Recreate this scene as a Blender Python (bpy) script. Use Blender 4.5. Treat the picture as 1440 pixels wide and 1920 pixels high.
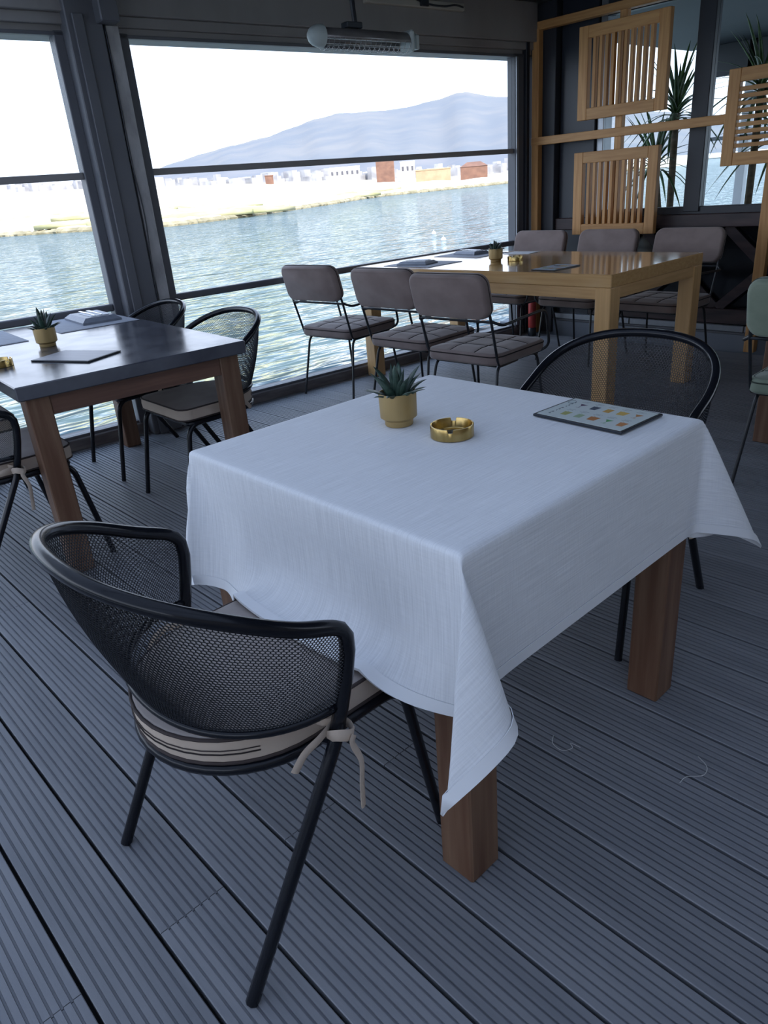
import bpy, math, random
import numpy as np
from mathutils import Matrix, Vector

S = bpy.context.scene
for o in list(bpy.data.objects):
    bpy.data.objects.remove(o)
COL = S.collection
random.seed(7)
rng = np.random.default_rng(7)

# ------------------------------------------------------------------ camera
YAW, PIT, ROL, FPX = 0.8454628135, 0.4224221242, -0.0840603220, 1358.49
fw = Vector((math.cos(YAW)*math.cos(PIT), math.sin(YAW)*math.cos(PIT), -math.sin(PIT)))
rt0 = fw.cross(Vector((0, 0, 1))).normalized()
up0 = rt0.cross(fw)
rt = rt0*math.cos(ROL) + up0*math.sin(ROL)
up = -rt0*math.sin(ROL) + up0*math.cos(ROL)
cd = bpy.data.cameras.new('camera')
cam = bpy.data.objects.new('camera', cd)
COL.objects.link(cam)
m = Matrix((rt, up, -fw)).transposed().to_4x4()
m.translation = (0, 0, 1.3)
cam.matrix_world = m
cd.sensor_fit = 'VERTICAL'
cd.sensor_height = 24
cd.lens = 24*FPX/1920
cd.clip_start = 0.05
cd.clip_end = 12000
S.camera = cam

# ------------------------------------------------------------------ world, sun, exposure
S.view_settings.view_transform = 'Standard'
S.view_settings.look = 'None'
S.view_settings.gamma = 1
S.view_settings.use_curve_mapping = False
S.view_settings.exposure = 0.25
W = bpy.data.worlds.new('world')
S.world = W
W.use_nodes = True
nt = W.node_tree
bg = nt.nodes['Background']
bg.inputs['Strength'].default_value = 2.0
tc = nt.nodes.new('ShaderNodeTexCoord')
sp = nt.nodes.new('ShaderNodeSeparateXYZ')
mr = nt.nodes.new('ShaderNodeMapRange')
mr.inputs['From Min'].default_value = 0.0
mr.inputs['From Max'].default_value = 0.9
mx = nt.nodes.new('ShaderNodeMix')
mx.data_type = 'RGBA'
mx.inputs['A'].default_value = (0.86, 0.95, 1.12, 1)
mx.inputs['B'].default_value = (0.42, 0.62, 1.0, 1)
nt.links.new(tc.outputs['Generated'], sp.inputs[0])
nt.links.new(sp.outputs['Z'], mr.inputs['Value'])
nt.links.new(mr.outputs['Result'], mx.inputs['Factor'])
nt.links.new(mx.outputs['Result'], bg.inputs['Color'])
sd = bpy.data.lights.new('sun', 'SUN')
sd.energy = 6.0
sd.angle = 0.01
sd.color = (1.0, 0.93, 0.82)
sun = bpy.data.objects.new('sun', sd)
COL.objects.link(sun)
sun.rotation_euler = Vector((-0.30, -0.72, 0.80)).to_track_quat('Z', 'Y').to_euler()

# ------------------------------------------------------------------ helpers
A = -0.0805            # the window wall stands a little askew of the deck
CA, SA = math.cos(A), math.sin(A)


class MB:
    """collects shapes into one mesh"""
    def __init__(s):
        s.v, s.f = [], []

    def add(s, v, f):
        n = len(s.v)
        s.v += [tuple(map(float, p)) for p in v]
        s.f += [tuple(n+i for i in q) for q in f]
        return s

    def box(s, x0, x1, y0, y1, z0, z1, b=0.0):
        if b <= 0:
            v = [(x, y, z) for z in (z0, z1) for y in (y0, y1) for x in (x0, x1)]
            return s.add(v, [(0, 2, 3, 1), (4, 5, 7, 6), (0, 1, 5, 4), (2, 6, 7, 3), (0, 4, 6, 2), (1, 3, 7, 5)])
        b = min(b, (x1-x0)/2.01, (y1-y0)/2.01, (z1-z0)/2.01)
        X, Y, Z = (x0, x1), (y0, y1), (z0, z1)
        v, idx = [], {}
        for i in (0, 1):
            for j in (0, 1):
                for k in (0, 1):
                    sx, sy, sz = 1-2*i, 1-2*j, 1-2*k
                    for a in range(3):
                        idx[i, j, k, a] = len(v)
                        v.append((X[i]+(0 if a == 0 else b*sx), Y[j]+(0 if a == 1 else b*sy), Z[k]+(0 if a == 2 else b*sz)))
        f = []
        for i in (0, 1):
            q = [idx[i, 0, 0, 0], idx[i, 1, 0, 0], idx[i, 1, 1, 0], idx[i, 0, 1, 0]]
            f.append(tuple(q if i else q[::-1]))
            q = [idx[0, i, 0, 1], idx[1, i, 0, 1], idx[1, i, 1, 1], idx[0, i, 1, 1]]
            f.append(tuple(q[::-1] if i else q))
            q = [idx[0, 0, i, 2], idx[1, 0, i, 2], idx[1, 1, i, 2], idx[0, 1, i, 2]]
            f.append(tuple(q if i else q[::-1]))
        for i in (0, 1):
            for j in (0, 1):
                q = (idx[i, j, 0, 0], idx[i, j, 1, 0], idx[i, j, 1, 1], idx[i, j, 0, 1]); f.append(q if i == j else q[::-1])
                q = (idx[i, 0, j, 0], idx[i, 0, j, 2], idx[i, 1, j, 2], idx[i, 1, j, 0]); f.append(q if i == j else q[::-1])
                q = (idx[0, i, j, 1], idx[1, i, j, 1], idx[1, i, j, 2], idx[0, i, j, 2]); f.append(q if i == j else q[::-1])
                for k in (0, 1):
                    q = (idx[i, j, k, 0], idx[i, j, k, 1], idx[i, j, k, 2]); f.append(q if (i+j+k) % 2 else q[::-1])
        return s.add(v, f)

    def tube(s, pts, r, n=8, closed=False, flat=None):
        """round bar along pts; flat=(a,b) makes an oval section"""
        P = [Vector(p) for p in pts]
        m = len(P)
        T = []
        for i in range(m):
            a = P[(i-1) % m] if (closed or i > 0) else P[i]
            b = P[(i+1) % m] if (closed or i < m-1) else P[i]
            T.append((b-a).normalized())
        ref = Vector((0, 0, 1)) if abs(T[0].z) < 0.9 else Vector((1, 0, 0))
        N = (ref - T[0]*ref.dot(T[0])).normalized()
        v, f = [], []
        for i in range(m):
            N = (N - T[i]*N.dot(T[i])).normalized()
            B = T[i].cross(N)
            rr = r[i] if hasattr(r, '__len__') else r
            for k in range(n):
                t = 2*math.pi*k/n
                c, d = math.cos(t), math.sin(t)
                if flat:
                    c *= flat[0]; d *= flat[1]
                v.append(P[i] + (N*c + B*d)*rr)
        L = m if closed else m-1
        for i in range(L):
            for k in range(n):
                a, b = i*n+k, i*n+(k+1) % n
                c, d = ((i+1) % m)*n+(k+1) % n, ((i+1) % m)*n+k
                f.append((a, b, c, d))
        if not closed:
            f.append(tuple(range(n-1, -1, -1)))
            f.append(tuple((m-1)*n+k for k in range(n)))
        return s.add(v, f)

    def lathe(s, prof, n=32, c=(0, 0, 0), zfun=None):
        v, f = [], []
        for i, (r, z) in enumerate(prof):
            for k in range(n):
                t = 2*math.pi*k/n
                zz = z if zfun is None else zfun(i, t, z)
                v.append((c[0]+r*math.cos(t), c[1]+r*math.sin(t), c[2]+zz))
        for i in range(len(prof)-1):
            for k in range(n):
                f.append((i*n+k, i*n+(k+1) % n, (i+1)*n+(k+1) % n, (i+1)*n+k))
        if prof[0][0] > 1e-6:
            f.append(tuple(range(n-1, -1, -1)))
        if prof[-1][0] > 1e-6:
            f.append(tuple((len(prof)-1)*n+k for k in range(n)))
        return s.add(v, f)

    def loft(s, rings, cap0=True, cap1=True):
        n = len(rings[0])
        v = [p for r in rings for p in r]
        f = []
        for i in range(len(rings)-1):
            for k in range(n):
                f.append((i*n+k, i*n+(k+1) % n, (i+1)*n+(k+1) % n, (i+1)*n+k))
        if cap0:
            f.append(tuple(range(n-1, -1, -1)))
        if cap1:
            f.append(tuple((len(rings)-1)*n+k for k in range(n)))
        return s.add(v, f)

    def build(s, name, mat, parent=None, smooth=None):
        me = bpy.data.meshes.new(name)
        me.from_pydata(s.v, [], s.f)
        me.update()
        return link(name, me, mat, parent, smooth)


def link(name, me, mat=None, parent=None, smooth=None):
    o = bpy.data.objects.new(name, me)
    COL.objects.link(o)
    if mat is not None and me is not None and not me.materials:
        me.materials.append(mat)
    if smooth is not None and me is not None:
        if smooth >= 180:
            me.shade_smooth()
        else:
            me.shade_smooth()
            me.set_sharp_from_angle(angle=math.radians(smooth))
    if parent is not None:
        o.parent = parent
    return o


def tag(o, label=None, cat=None, group=None, kind=None):
    if label: o['label'] = label
    if cat: o['category'] = cat
    if group: o['group'] = group
    if kind: o['kind'] = kind
    return o


def thing(name, label, cat, loc=(0, 0, 0), rz=0.0, group=None):
    o = bpy.data.objects.new(name, None)
    o.empty_display_size = 0.1
    COL.objects.link(o)
    o.location = loc
    o.rotation_euler = (0, 0, rz)
    return tag(o, label, cat, group)


def struct(o, wallframe=False):
    o['kind'] = 'structure'
    if wallframe:
        o.rotation_euler = (0, 0, A)
    return o


def copy_tree(o, parent=None):
    c = o.copy()
    COL.objects.link(c)
    c.parent = parent
    for ch in list(o.children):
        copy_tree(ch, c)
    return c


def rpath(pts, r, n=5, closed=False):
    """polyline with rounded corners"""
    P = [Vector(p) for p in pts]
    out = []
    m = len(P)
    for i in range(m):
        if not closed and i in (0, m-1):
            out.append(P[i]); continue
        a, b, c = P[(i-1) % m], P[i], P[(i+1) % m]
        u, w = (a-b), (c-b)
        rr = r[i] if hasattr(r, '__len__') else r
        t = min(rr, u.length*0.49, w.length*0.49)
        p0, p1 = b+u.normalized()*t, b+w.normalized()*t
        for k in range(n+1):
            x = k/n
            out.append(p0*(1-x)**2 + b*2*x*(1-x) + p1*x*x)
    return out


def spline(pts, n=8):
    P = [Vector(p) for p in pts]
    P = [P[0]*2-P[1]] + P + [P[-1]*2-P[-2]]
    out = []
    for i in range(1, len(P)-2):
        for k in range(n):
            t = k/n
            a, b, c, d = P[i-1], P[i], P[i+1], P[i+2]
            out.append(0.5*((2*b)+(c-a)*t+(2*a-5*b+4*c-d)*t*t+(3*b-a-3*c+d)*t**3))
    out.append(P[-2])
    return out


def rrect(x0, x1, y0, y1, r, n=6):
    """rounded rectangle outline, counter-clockwise"""
    out = []
    for cx, cy, a0 in ((x1-r, y0+r, -90), (x1-r, y1-r, 0), (x0+r, y1-r, 90), (x0+r, y0+r, 180)):
        for k in range(n+1):
            a = math.radians(a0+90*k/n)
            out.append((cx+r*math.cos(a), cy+r*math.sin(a)))
    return out


def pad(outline, z0, z1, e, n=4, dome=0.0):
    """cushion: outline lofted with rounded edges; returns rings"""
    c = np.mean(outline, axis=0)
    O = np.array(outline)
    d = O-c
    L = np.linalg.norm(d, axis=1, keepdims=True)
    u = d/L
    rings = []
    for k in range(n+1):
        a = math.pi/2*(1-k/n)
        rings.append([(p[0], p[1], z0+e-e*math.sin(a)) for p in O-u*e*(1-math.cos(a))])
    for k in range(n+1):
        a = math.pi/2*k/n
        rings.append([(p[0], p[1], z1-e+e*math.sin(a)) for p in O-u*e*(1-math.cos(a))])
    if dome:
        base = np.array([(p[0], p[1]) for p in rings[-1]])
        for q in (0.8, 0.55, 0.3, 0.08):
            rings.append([(p[0], p[1], z1+dome*(1-q*q)) for p in c+(base-c)*q])
    return rings


# ------------------------------------------------------------------ materials
MATS = {}


def mat(name, c, rough=0.5, metal=0.0, c2=None, scale=(5, 5, 5), detail=4, lo=0.35, hi=0.65, bump=0.0, bscale=None, bdist=0.002,
        spec=0.5, rnd=0.0, coat=0.0, sheen=0.0, uv=False, rough2=None):
    if name in MATS:
        return MATS[name]
    M = bpy.data.materials.new(name)
    M.use_nodes = True
    N, L = M.node_tree.nodes, M.node_tree.links
    P = N['Principled BSDF']
    P.inputs['Roughness'].default_value = rough
    P.inputs['Metallic'].default_value = metal
    P.inputs['Specular IOR Level'].default_value = spec
    P.inputs['Base Color'].default_value = (*c, 1)
    P.inputs['Coat Weight'].default_value = coat
    P.inputs['Coat Roughness'].default_value = 0.08
    if sheen:
        P.inputs['Sheen Weight'].default_value = sheen
        P.inputs['Sheen Roughness'].default_value = 0.4
    tcn = N.new('ShaderNodeTexCoord')
    src = tcn.outputs['UV' if uv else 'Object']
    oi = N.new('ShaderNodeObjectInfo')
    off = N.new('ShaderNodeVectorMath'); off.operation = 'MULTIPLY'
    cmb = N.new('ShaderNodeCombineXYZ')
    for k in range(3):
        L.new(oi.outputs['Random'], cmb.inputs[k])
    L.new(cmb.outputs[0], off.inputs[0])
    off.inputs[1].default_value = (17.3, 9.1, 5.7)
    add = N.new('ShaderNodeVectorMath'); add.operation = 'ADD'
    L.new(src, add.inputs[0]); L.new(off.outputs[0], add.inputs[1])

    def noise(sc, det):
        mp = N.new('ShaderNodeMapping')
        mp.inputs['Scale'].default_value = sc
        L.new(add.outputs[0], mp.inputs['Vector'])
        nn = N.new('ShaderNodeTexNoise')
        nn.inputs['Scale'].default_value = 1
        nn.inputs['Detail'].default_value = det
        L.new(mp.outputs[0], nn.inputs['Vector'])
        return nn.outputs['Fac']
    col = None
    if c2:
        fac = noise(scale, detail)
        r = N.new('ShaderNodeMapRange')
        r.inputs['From Min'].default_value = lo
        r.inputs['From Max'].default_value = hi
        L.new(fac, r.inputs['Value'])
        x = N.new('ShaderNodeMix'); x.data_type = 'RGBA'
        x.inputs['A'].default_value = (*c, 1)
        x.inputs['B'].default_value = (*c2, 1)
        L.new(r.outputs['Result'], x.inputs['Factor'])
        col = x.outputs['Result']
        if rough2 is not None:
            q = N.new('ShaderNodeMapRange')
            q.inputs['To Min'].default_value = rough
            q.inputs['To Max'].default_value = rough2
            L.new(r.outputs['Result'], q.inputs['Value'])
            L.new(q.outputs['Result'], P.inputs['Roughness'])
    if rnd:
        h = N.new('ShaderNodeHueSaturation')
        r = N.new('ShaderNodeMapRange')
        r.inputs['To Min'].default_value = 1-rnd
        r.inputs['To Max'].default_value = 1+rnd
        L.new(oi.outputs['Random'], r.inputs['Value'])
        L.new(r.outputs['Result'], h.inputs['Value'])
        if col is None:
            h.inputs['Color'].default_value = (*c, 1)
        else:
            L.new(col, h.inputs['Color'])
        col = h.outputs['Color']
    if col is not None:
        L.new(col, P.inputs['Base Color'])
    if bump:
        b = N.new('ShaderNodeBump')
        b.inputs['Strength'].default_value = bump
        b.inputs['Distance'].default_value = bdist
        L.new(noise(bscale or scale, 3), b.inputs['Height'])
        L.new(b.outputs['Normal'], P.inputs['Normal'])
    MATS[name] = M
    return M


def glass_mat(name, tint, refl, rough=0.0):
    """thin pane: light passes straight, part is mirrored"""
    M = bpy.data.materials.new(name)
    M.use_nodes = True
    N, L = M.node_tree.nodes, M.node_tree.links
    N.remove(N['Principled BSDF'])
    t = N.new('ShaderNodeBsdfTransparent'); t.inputs[0].default_value = (*tint, 1)
    g = N.new('ShaderNodeBsdfGlossy'); g.inputs['Roughness'].default_value = rough
    fr = N.new('ShaderNodeLayerWeight'); fr.inputs['Blend'].default_value = refl
    mix = N.new('ShaderNodeMixShader')
    L.new(fr.outputs['Fresnel'], mix.inputs[0])
    L.new(t.outputs[0], mix.inputs[1]); L.new(g.outputs[0], mix.inputs[2])
    L.new(mix.outputs[0], N['Material Output'].inputs[0])
    return M


STEEL = mat('dark painted steel', (0.115, 0.118, 0.132), 0.45, c2=(0.13, 0.133, 0.147), scale=(3, 3, 3))
BROWNSTEEL = mat('dark brown painted timber', (0.25, 0.235, 0.23), 0.5, c2=(0.28, 0.265, 0.26), scale=(6, 6, 2))
ENDST = mat('blue black painted steel', (0.020, 0.023, 0.033), 0.4, c2=(0.026, 0.030, 0.040), scale=(3, 3, 3))
CONC = mat('grey strip', (0.46, 0.45, 0.45), 0.8, c2=(0.30, 0.29, 0.29), scale=(14, 14, 6), bump=0.3, bscale=(60, 60, 60))
SILL = mat('weathered sill', (0.10, 0.085, 0.085), 0.6, c2=(0.18, 0.16, 0.155), scale=(5, 30, 30), bump=0.3, bscale=(40, 40, 60))
DECK = mat('grey composite decking', (0.180, 0.187, 0.208), 0.55, c2=(0.220, 0.225, 0.245), scale=(22, 3, 22), detail=6, bump=0.5, bscale=(900, 160, 900), bdist=0.0006, rnd=0.10)
DECKBASE = mat('dark under deck', (0.012, 0.013, 0.016), 0.9)
OAK = mat('oiled oak', (0.62, 0.335, 0.125), 0.5, c2=(0.50, 0.245, 0.082), scale=(60, 60, 4), detail=5, bump=0.2, bscale=(120, 120, 6), bdist=0.0008, rnd=0.10)
OAKY = mat('oiled oak across', (0.62, 0.335, 0.125), 0.5, c2=(0.50, 0.245, 0.082), scale=(60, 4, 60), detail=5, bump=0.2, bscale=(120, 6, 120), bdist=0.0008, rnd=0.10)
TOAK = mat('varnished oak', (0.68, 0.42, 0.185), 0.16, c2=(0.56, 0.32, 0.13), scale=(38, 2.2, 60), detail=6, lo=0.3, hi=0.7, rnd=0.05, coat=0.6)
TOAKZ = mat('varnished oak upright', (0.70, 0.43, 0.19), 0.35, c2=(0.60, 0.35, 0.145), scale=(60, 60, 3), detail=6, lo=0.3, hi=0.7, rnd=0.05)
LEGW = mat('worn brown wood', (0.115, 0.052, 0.027), 0.55, c2=(0.20, 0.115, 0.068), scale=(34, 34, 2.2), detail=6, lo=0.38, hi=0.72, bump=0.3, bscale=(90, 90, 5), bdist=0.001, rnd=0.08)
DARKW = mat('dark stained plank', (0.062, 0.036, 0.036), 0.45, c2=(0.022, 0.014, 0.016), scale=(20, 3, 20), detail=5)
CLOTH = None
STONE = mat('dark polished stone', (0.050, 0.052, 0.068), 0.16, c2=(0.085, 0.088, 0.105), scale=(7, 7, 7), detail=8, rough2=0.24, spec=0.6)
BLACKM = mat('black lacquered metal', (0.007, 0.008, 0.012), 0.2, c2=(0.010, 0.011, 0.015), scale=(8, 8, 8), spec=0.32)
ROD = mat('black metal rod', (0.014, 0.016, 0.020), 0.35, c2=(0.02, 0.022, 0.026), scale=(20, 20, 20))
MESHM = mat('black expanded metal', (0.013, 0.014, 0.019), 0.35, c2=(0.018, 0.019, 0.025), scale=(20, 20, 20))
VELVET = mat('brown velvet', (0.195, 0.145, 0.130), 0.85, c2=(0.245, 0.19, 0.172), scale=(7, 7, 10), detail=3, sheen=0.35, bump=0.15, bscale=(300, 300, 300), bdist=0.0005, rnd=0.06)
SEAM = mat('dark brown seam', (0.022, 0.016, 0.016), 0.9)
GREEN = mat('sage green velvet', (0.185, 0.225, 0.165), 0.85, c2=(0.235, 0.275, 0.205), scale=(8, 8, 16), sheen=0.35)
GREENS = mat('dark green seam', (0.05, 0.065, 0.05), 0.9)
CUSHT = mat('taupe cushion top', (0.33, 0.285, 0.265), 0.9, c2=(0.39, 0.345, 0.32), scale=(8, 8, 8), bump=0.3, bscale=(10, 10, 10), bdist=0.006)
CUSHS = mat('beige cushion side', (0.50, 0.40, 0.32), 0.9, c2=(0.56, 0.46, 0.37), scale=(10, 10, 10), bump=0.2, bscale=(400, 400, 400), bdist=0.0006)
PIPE = mat('dark brown piping', (0.045, 0.032, 0.030), 0.8)
POT = mat('matte gold planter', (0.40, 0.28, 0.115), 0.45, metal=0.35, c2=(0.36, 0.25, 0.10), scale=(12, 12, 12))
BRASS = mat('polished brass', (0.50, 0.36, 0.145), 0.22, metal=1.0, c2=(0.40, 0.28, 0.10), scale=(60, 60, 3))
SOIL = mat('dark soil', (0.03, 0.022, 0.016), 1.0, c2=(0.05, 0.04, 0.03), scale=(90, 90, 90))
SUCC = mat('dark succulent leaf', (0.020, 0.045, 0.035), 0.4, c2=(0.045, 0.085, 0.06), scale=(30, 30, 120), rnd=0.2)
LEAF = mat('dracaena leaf', (0.030, 0.075, 0.022), 0.35, c2=(0.07, 0.13, 0.035), scale=(20, 4, 20), rnd=0.35)
BARK = mat('plant trunk', (0.13, 0.09, 0.055), 0.9, c2=(0.07, 0.05, 0.03), scale=(10, 10, 40))
DARKPL = mat('dark plastic', (0.016, 0.02, 0.028), 0.3)
PAGE = mat('pale printed page', (0.56, 0.62, 0.60), 0.35, c2=(0.58, 0.64, 0.62), scale=(6, 6, 6))
INK = mat('printed ink', (0.16, 0.19, 0.20), 0.5)
MATG = mat('grey placemat', (0.27, 0.29, 0.34), 0.7, c2=(0.31, 0.33, 0.38), scale=(40, 40, 40), bump=0.3, bscale=(500, 500, 10), bdist=0.0005)
GREYPL = mat('grey leatherette', (0.17, 0.19, 0.23), 0.4, c2=(0.21, 0.23, 0.27), scale=(30, 30, 30))
WHITEP = mat('white paper', (0.75, 0.77, 0.80), 0.6)
CHROME = mat('stainless steel', (0.62, 0.63, 0.65), 0.2, metal=1.0)
ALU = mat('aluminium profile', (0.36, 0.38, 0.41), 0.35, metal=0.8, c2=(0.30, 0.32, 0.35), scale=(3, 9, 3))
CURB = mat('blue grey painted curb', (0.17, 0.19, 0.23), 0.6, c2=(0.20, 0.22, 0.26), scale=(4, 4, 4))
CEIL = mat('dark ceiling panel', (0.028, 0.030, 0.034), 0.6, c2=(0.036, 0.038, 0.042), scale=(2, 2, 2))
TRUNK = mat('pale cable trunking', (0.42, 0.40, 0.35), 0.6)
WHITEM = mat('white heater metal', (0.50, 0.56, 0.55), 0.4)
REFLM = mat('heater reflector', (0.33, 0.31, 0.31), 0.35, metal=0.6, c2=(0.26, 0.24, 0.24), scale=(8, 30, 30))
TUBEG = mat('frosted heater tube', (0.62, 0.60, 0.60), 0.25)
RED = mat('red paint', (0.42, 0.05, 0.045), 0.4)
THREAD = mat('white thread', (0.55, 0.55, 0.55), 0.8)
PANE = glass_mat('clear pane', (0.97, 0.985, 0.985), 0.04)
PANE2 = glass_mat('terrace partition pane', (0.90, 0.94, 0.94), 0.10)

# ------------------------------------------------------------------ the setting
ZC = 2.47
# floor: grooved deck boards along y on a dark base
fl = MB().box(-2.5, 5.53, -2.5, 4.62, -0.10, -0.032).build('floor', DECKBASE)
struct(fl)
PITCH, GW = 0.1515, 0.0045
NG = 7
bw = PITCH-0.008


def board_profile():
    pts = []
    rib = bw/(NG+1)
    gw, gd = 0.0054, 0.0048
    pts.append((0.0, -0.024)); pts.append((0.0, -0.0015)); pts.append((0.0015, 0.0))
    for k in range(1, NG+1):
        c = k*rib
        pts += [(c-gw/2, 0.0), (c-gw/2+0.0008, -gd), (c+gw/2-0.0008, -gd), (c+gw/2, 0.0)]
    pts += [(bw-0.0015, 0.0), (bw, -0.0015), (bw, -0.024)]
    return pts


PROF = board_profile()
BM = {}


def board(x, y0, y1):
    Ln = round(y1-y0, 3)
    if Ln not in BM:
        n = len(PROF)
        v = [(p[0], 0, p[1]) for p in PROF]+[(p[0], Ln, p[1]) for p in PROF]
        f = [(i, i+1, n+i+1, n+i) for i in range(n-1)]+[tuple(range(n-1, -1, -1)), tuple(range(n, 2*n))]
        me = bpy.data.meshes.new('deck_board')
        me.from_pydata(v, [], [q[::-1] for q in f])
        me.update()
        me.materials.append(DECK)
        BM[Ln] = me
    o = bpy.data.objects.new('deck_board', BM[Ln])
    COL.objects.link(o)
    o.location = (x, y0, 0)
    o.parent = fl


i = 0
x = 0.263-PITCH*12
while x+bw < 5.55:
    par = round((x-0.263)/PITCH) % 2
    yend = round(4.42-0.0807*(x+bw/2)+0.02, 2)
    js = [1.063] if par == 0 else [-0.55, 2.65]
    ys = [-1.7]+js+[yend]
    for a, b in zip(ys[:-1], ys[1:]):
        board(x+0.004, a+0.001, b-0.001)
    x += PITCH

# ceiling: left part an unseen awning, added to brighten the room from above
def added_awning_mat():
    M = bpy.data.materials.new('added translucent awning')
    M.use_nodes = True
    N, L = M.node_tree.nodes, M.node_tree.links
    N.remove(N['Principled BSDF'])
    a = N.new('ShaderNodeBsdfDiffuse'); a.inputs[0].default_value = (0.20, 0.22, 0.25, 1)
    b = N.new('ShaderNodeBsdfTranslucent'); b.inputs[0].default_value = (0.15, 0.172, 0.21, 1)
    m_ = N.new('ShaderNodeAddShader')
    L.new(a.outputs[0], m_.inputs[0]); L.new(b.outputs[0], m_.inputs[1])
    L.new(m_.outputs[0], N['Material Output'].inputs[0])
    return M


ce = MB().add([(-4.5, -3.0, ZC), (1.5, -3.0, ZC), (1.5, 4.75, ZC), (-4.5, 4.75, ZC)], [(0, 1, 2, 3)]).build('ceiling', added_awning_mat())
struct(ce)
struct(MB().box(1.5, 9.7, -3.0, 4.75, ZC, ZC+0.08).build('ceiling_far', CEIL))
struct(MB().box(-4.6, -4.5, -3.1, 4.8, -0.1, 1.0).build('added_side_parapet', BROWNSTEEL))  # unseen parapet, added to cut side light on the cloth
struct(MB().box(-4.5, 5.6, -3.1, -3.0, -0.1, ZC).build('added_wall_back', mat('pale bounce wall', (0.52, 0.44, 0.36), 0.9, c2=(0.46, 0.39, 0.31), scale=(2, 2, 2))))  # added behind the camera: shuts out daylight there, pale for warm bounce
cb = MB()
for yy in (-1.6, 0.0, 1.6, 3.2):
    cb.box(-4.5, 5.45, yy-0.04, yy+0.04, ZC-0.07, ZC+0.02, 0.004)
struct(cb.build('trim_1', BROWNSTEEL))

# window wall (own frame: x along the wall, inner face y = 4.4)
wl = MB()
wl.box(-4.5, 5.12, 4.40, 4.56, 2.12, ZC)
wl.box(-4.5, 5.12, 4.365, 4.40, 2.165, 2.215, 0.004)
wl.box(-4.5, 5.12, 4.335, 4.40, 2.215, ZC, 0.004)
w_head = struct(wl.build('wall_window', BROWNSTEEL), True)
MB().box(-4.5, 5.12, 4.385, 4.41, 2.118, 2.135, 0.002).build('head_bead', STEEL, w_head)
sl = MB().box(-4.5, 5.12, 4.38, 4.56, -0.10, 0.072, 0.006).build('baseboard_window', SILL)
struct(sl, True)
MB().box(-4.5, 5.12, 4.40, 4.47, 0.070, 0.088, 0.003).build('glazing_channel', STEEL, sl)
MB().box(-4.5, 5.12, 4.35, 4.385, -0.03, 0.006, 0.002).build('edge_strip', ALU, sl)

col = MB().box(1.515, 1.70, 4.30, 4.52, 0.0, ZC, 0.006).build('trim_2', STEEL)
struct(col, True)
MB().box(1.545, 1.60, 4.285, 4.305, 0.0, 2.2, 0.003).build('cover_strip', STEEL, col)
MB().box(1.716, 1.784, 4.315, 4.36, 0.0, 2.16, 0.003).build('grey_strip', CONC, col)
MB().box(1.70, 1.80, 4.35, 4.50, 0.0, ZC, 0.004).build('back_post', BROWNSTEEL, col)
bk = MB().box(1.665, 1.765, 4.22, 4.33, 2.16, 2.262, 0.006).build('junction_box', STEEL, col)
MB().box(1.668, 1.762, 4.223, 4.325, 2.262, 2.30, 0.003).build('junction_lid', WHITEM, bk)
MB().tube(spline([(1.708, 4.308, 2.17), (1.712, 4.306, 1.9), (1.708, 4.306, 1.55), (1.722, 4.300, 1.25), (1.705, 4.300, 0.95), (1.700, 4.303, 0.6), (1.702, 4.305, 0.09)], 6), 0.0042, 6).build('cable', DARKPL, col, 180)


def window(name, x0, x1, jl, jr):
    w = thing(name, None, None)
    struct(w, True)
    MB().box(x0, x0+jl, 4.385, 4.47, 0.07, 2.14, 0.004).build('jamb', STEEL, w)
    MB().box(x1-jr, x1, 4.385, 4.47, 0.07, 2.14, 0.004).build('jamb', STEEL, w)
    MB().box(x0+jl, x1-jr, 4.405, 4.445, 1.453, 1.488, 0.003).build('transom', BROWNSTEEL, w)
    MB().box(x0+jl, x1-jr, 4.395, 4.445, 0.752, 0.792, 0.006).build('handrail', STEEL, w)
    MB().box(x0+jl, x1-jr, 4.424, 4.428, 0.088, 0.753).build('glass_pane', PANE, w)
    MB().box(x0+jl, x1-jr, 4.422, 4.426, 1.488, 2.12).build('glass_pane', PANE, w)
    return w


window('window_1', -2.6, 1.517, 0.05, 0.05)
window('window_2', 1.784, 5.02, 0.075, 0.10)
# corner piece
cp = MB().box(5.02, 5.062, 4.36, 4.55, 0, ZC, 0.004).build('trim_3', ENDST)
struct(cp, True)
MB().box(4.925, 4.95, 4.375, 4.39, 0.09, 2.12, 0.002).build('guide_rail', ALU, cp)

# end wall: curb, rail, dark panel, columns, partition glass
XW = 5.53
cu = MB().box(XW, XW+0.30, -1.5, 3.97, -0.1, 0.105, 0.005).build('baseboard_end', CURB)
struct(cu)
MB().box(XW-0.006, XW+0.10, -1.5, 3.97, 0.105, 0.118, 0.002).build('shadow_gap', STEEL, cu)
for k in range(6):
    MB().box(XW+0.005, XW+0.10, -1.5+k*0.91, -1.5+k*0.91+0.905, 0.118, 0.165, 0.004).build('aluminium_profile', ALU, cu)
wp = MB().box(XW+0.12, XW+0.20, -1.5, 3.6, 0.105, 0.95).build('wall_end', mat('black gloss panel', (0.008, 0.010, 0.013), 0.12))
struct(wp)
ec = MB().box(XW-0.02, XW+0.3, 3.78, 4.05, 0.0, ZC, 0.004).build('trim_4', ENDST)
struct(ec)
MB().box(XW+0.05, XW+0.3, 3.46, 3.775, 0.0, ZC, 0.004).build('column', mat('blue black steel', (0.020, 0.025, 0.038), 0.35), ec)
MB().box(XW+0.075, XW+0.2, 3.40, 3.455, 0.9, ZC, 0.003).build('window_stile', ALU, ec)
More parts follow.
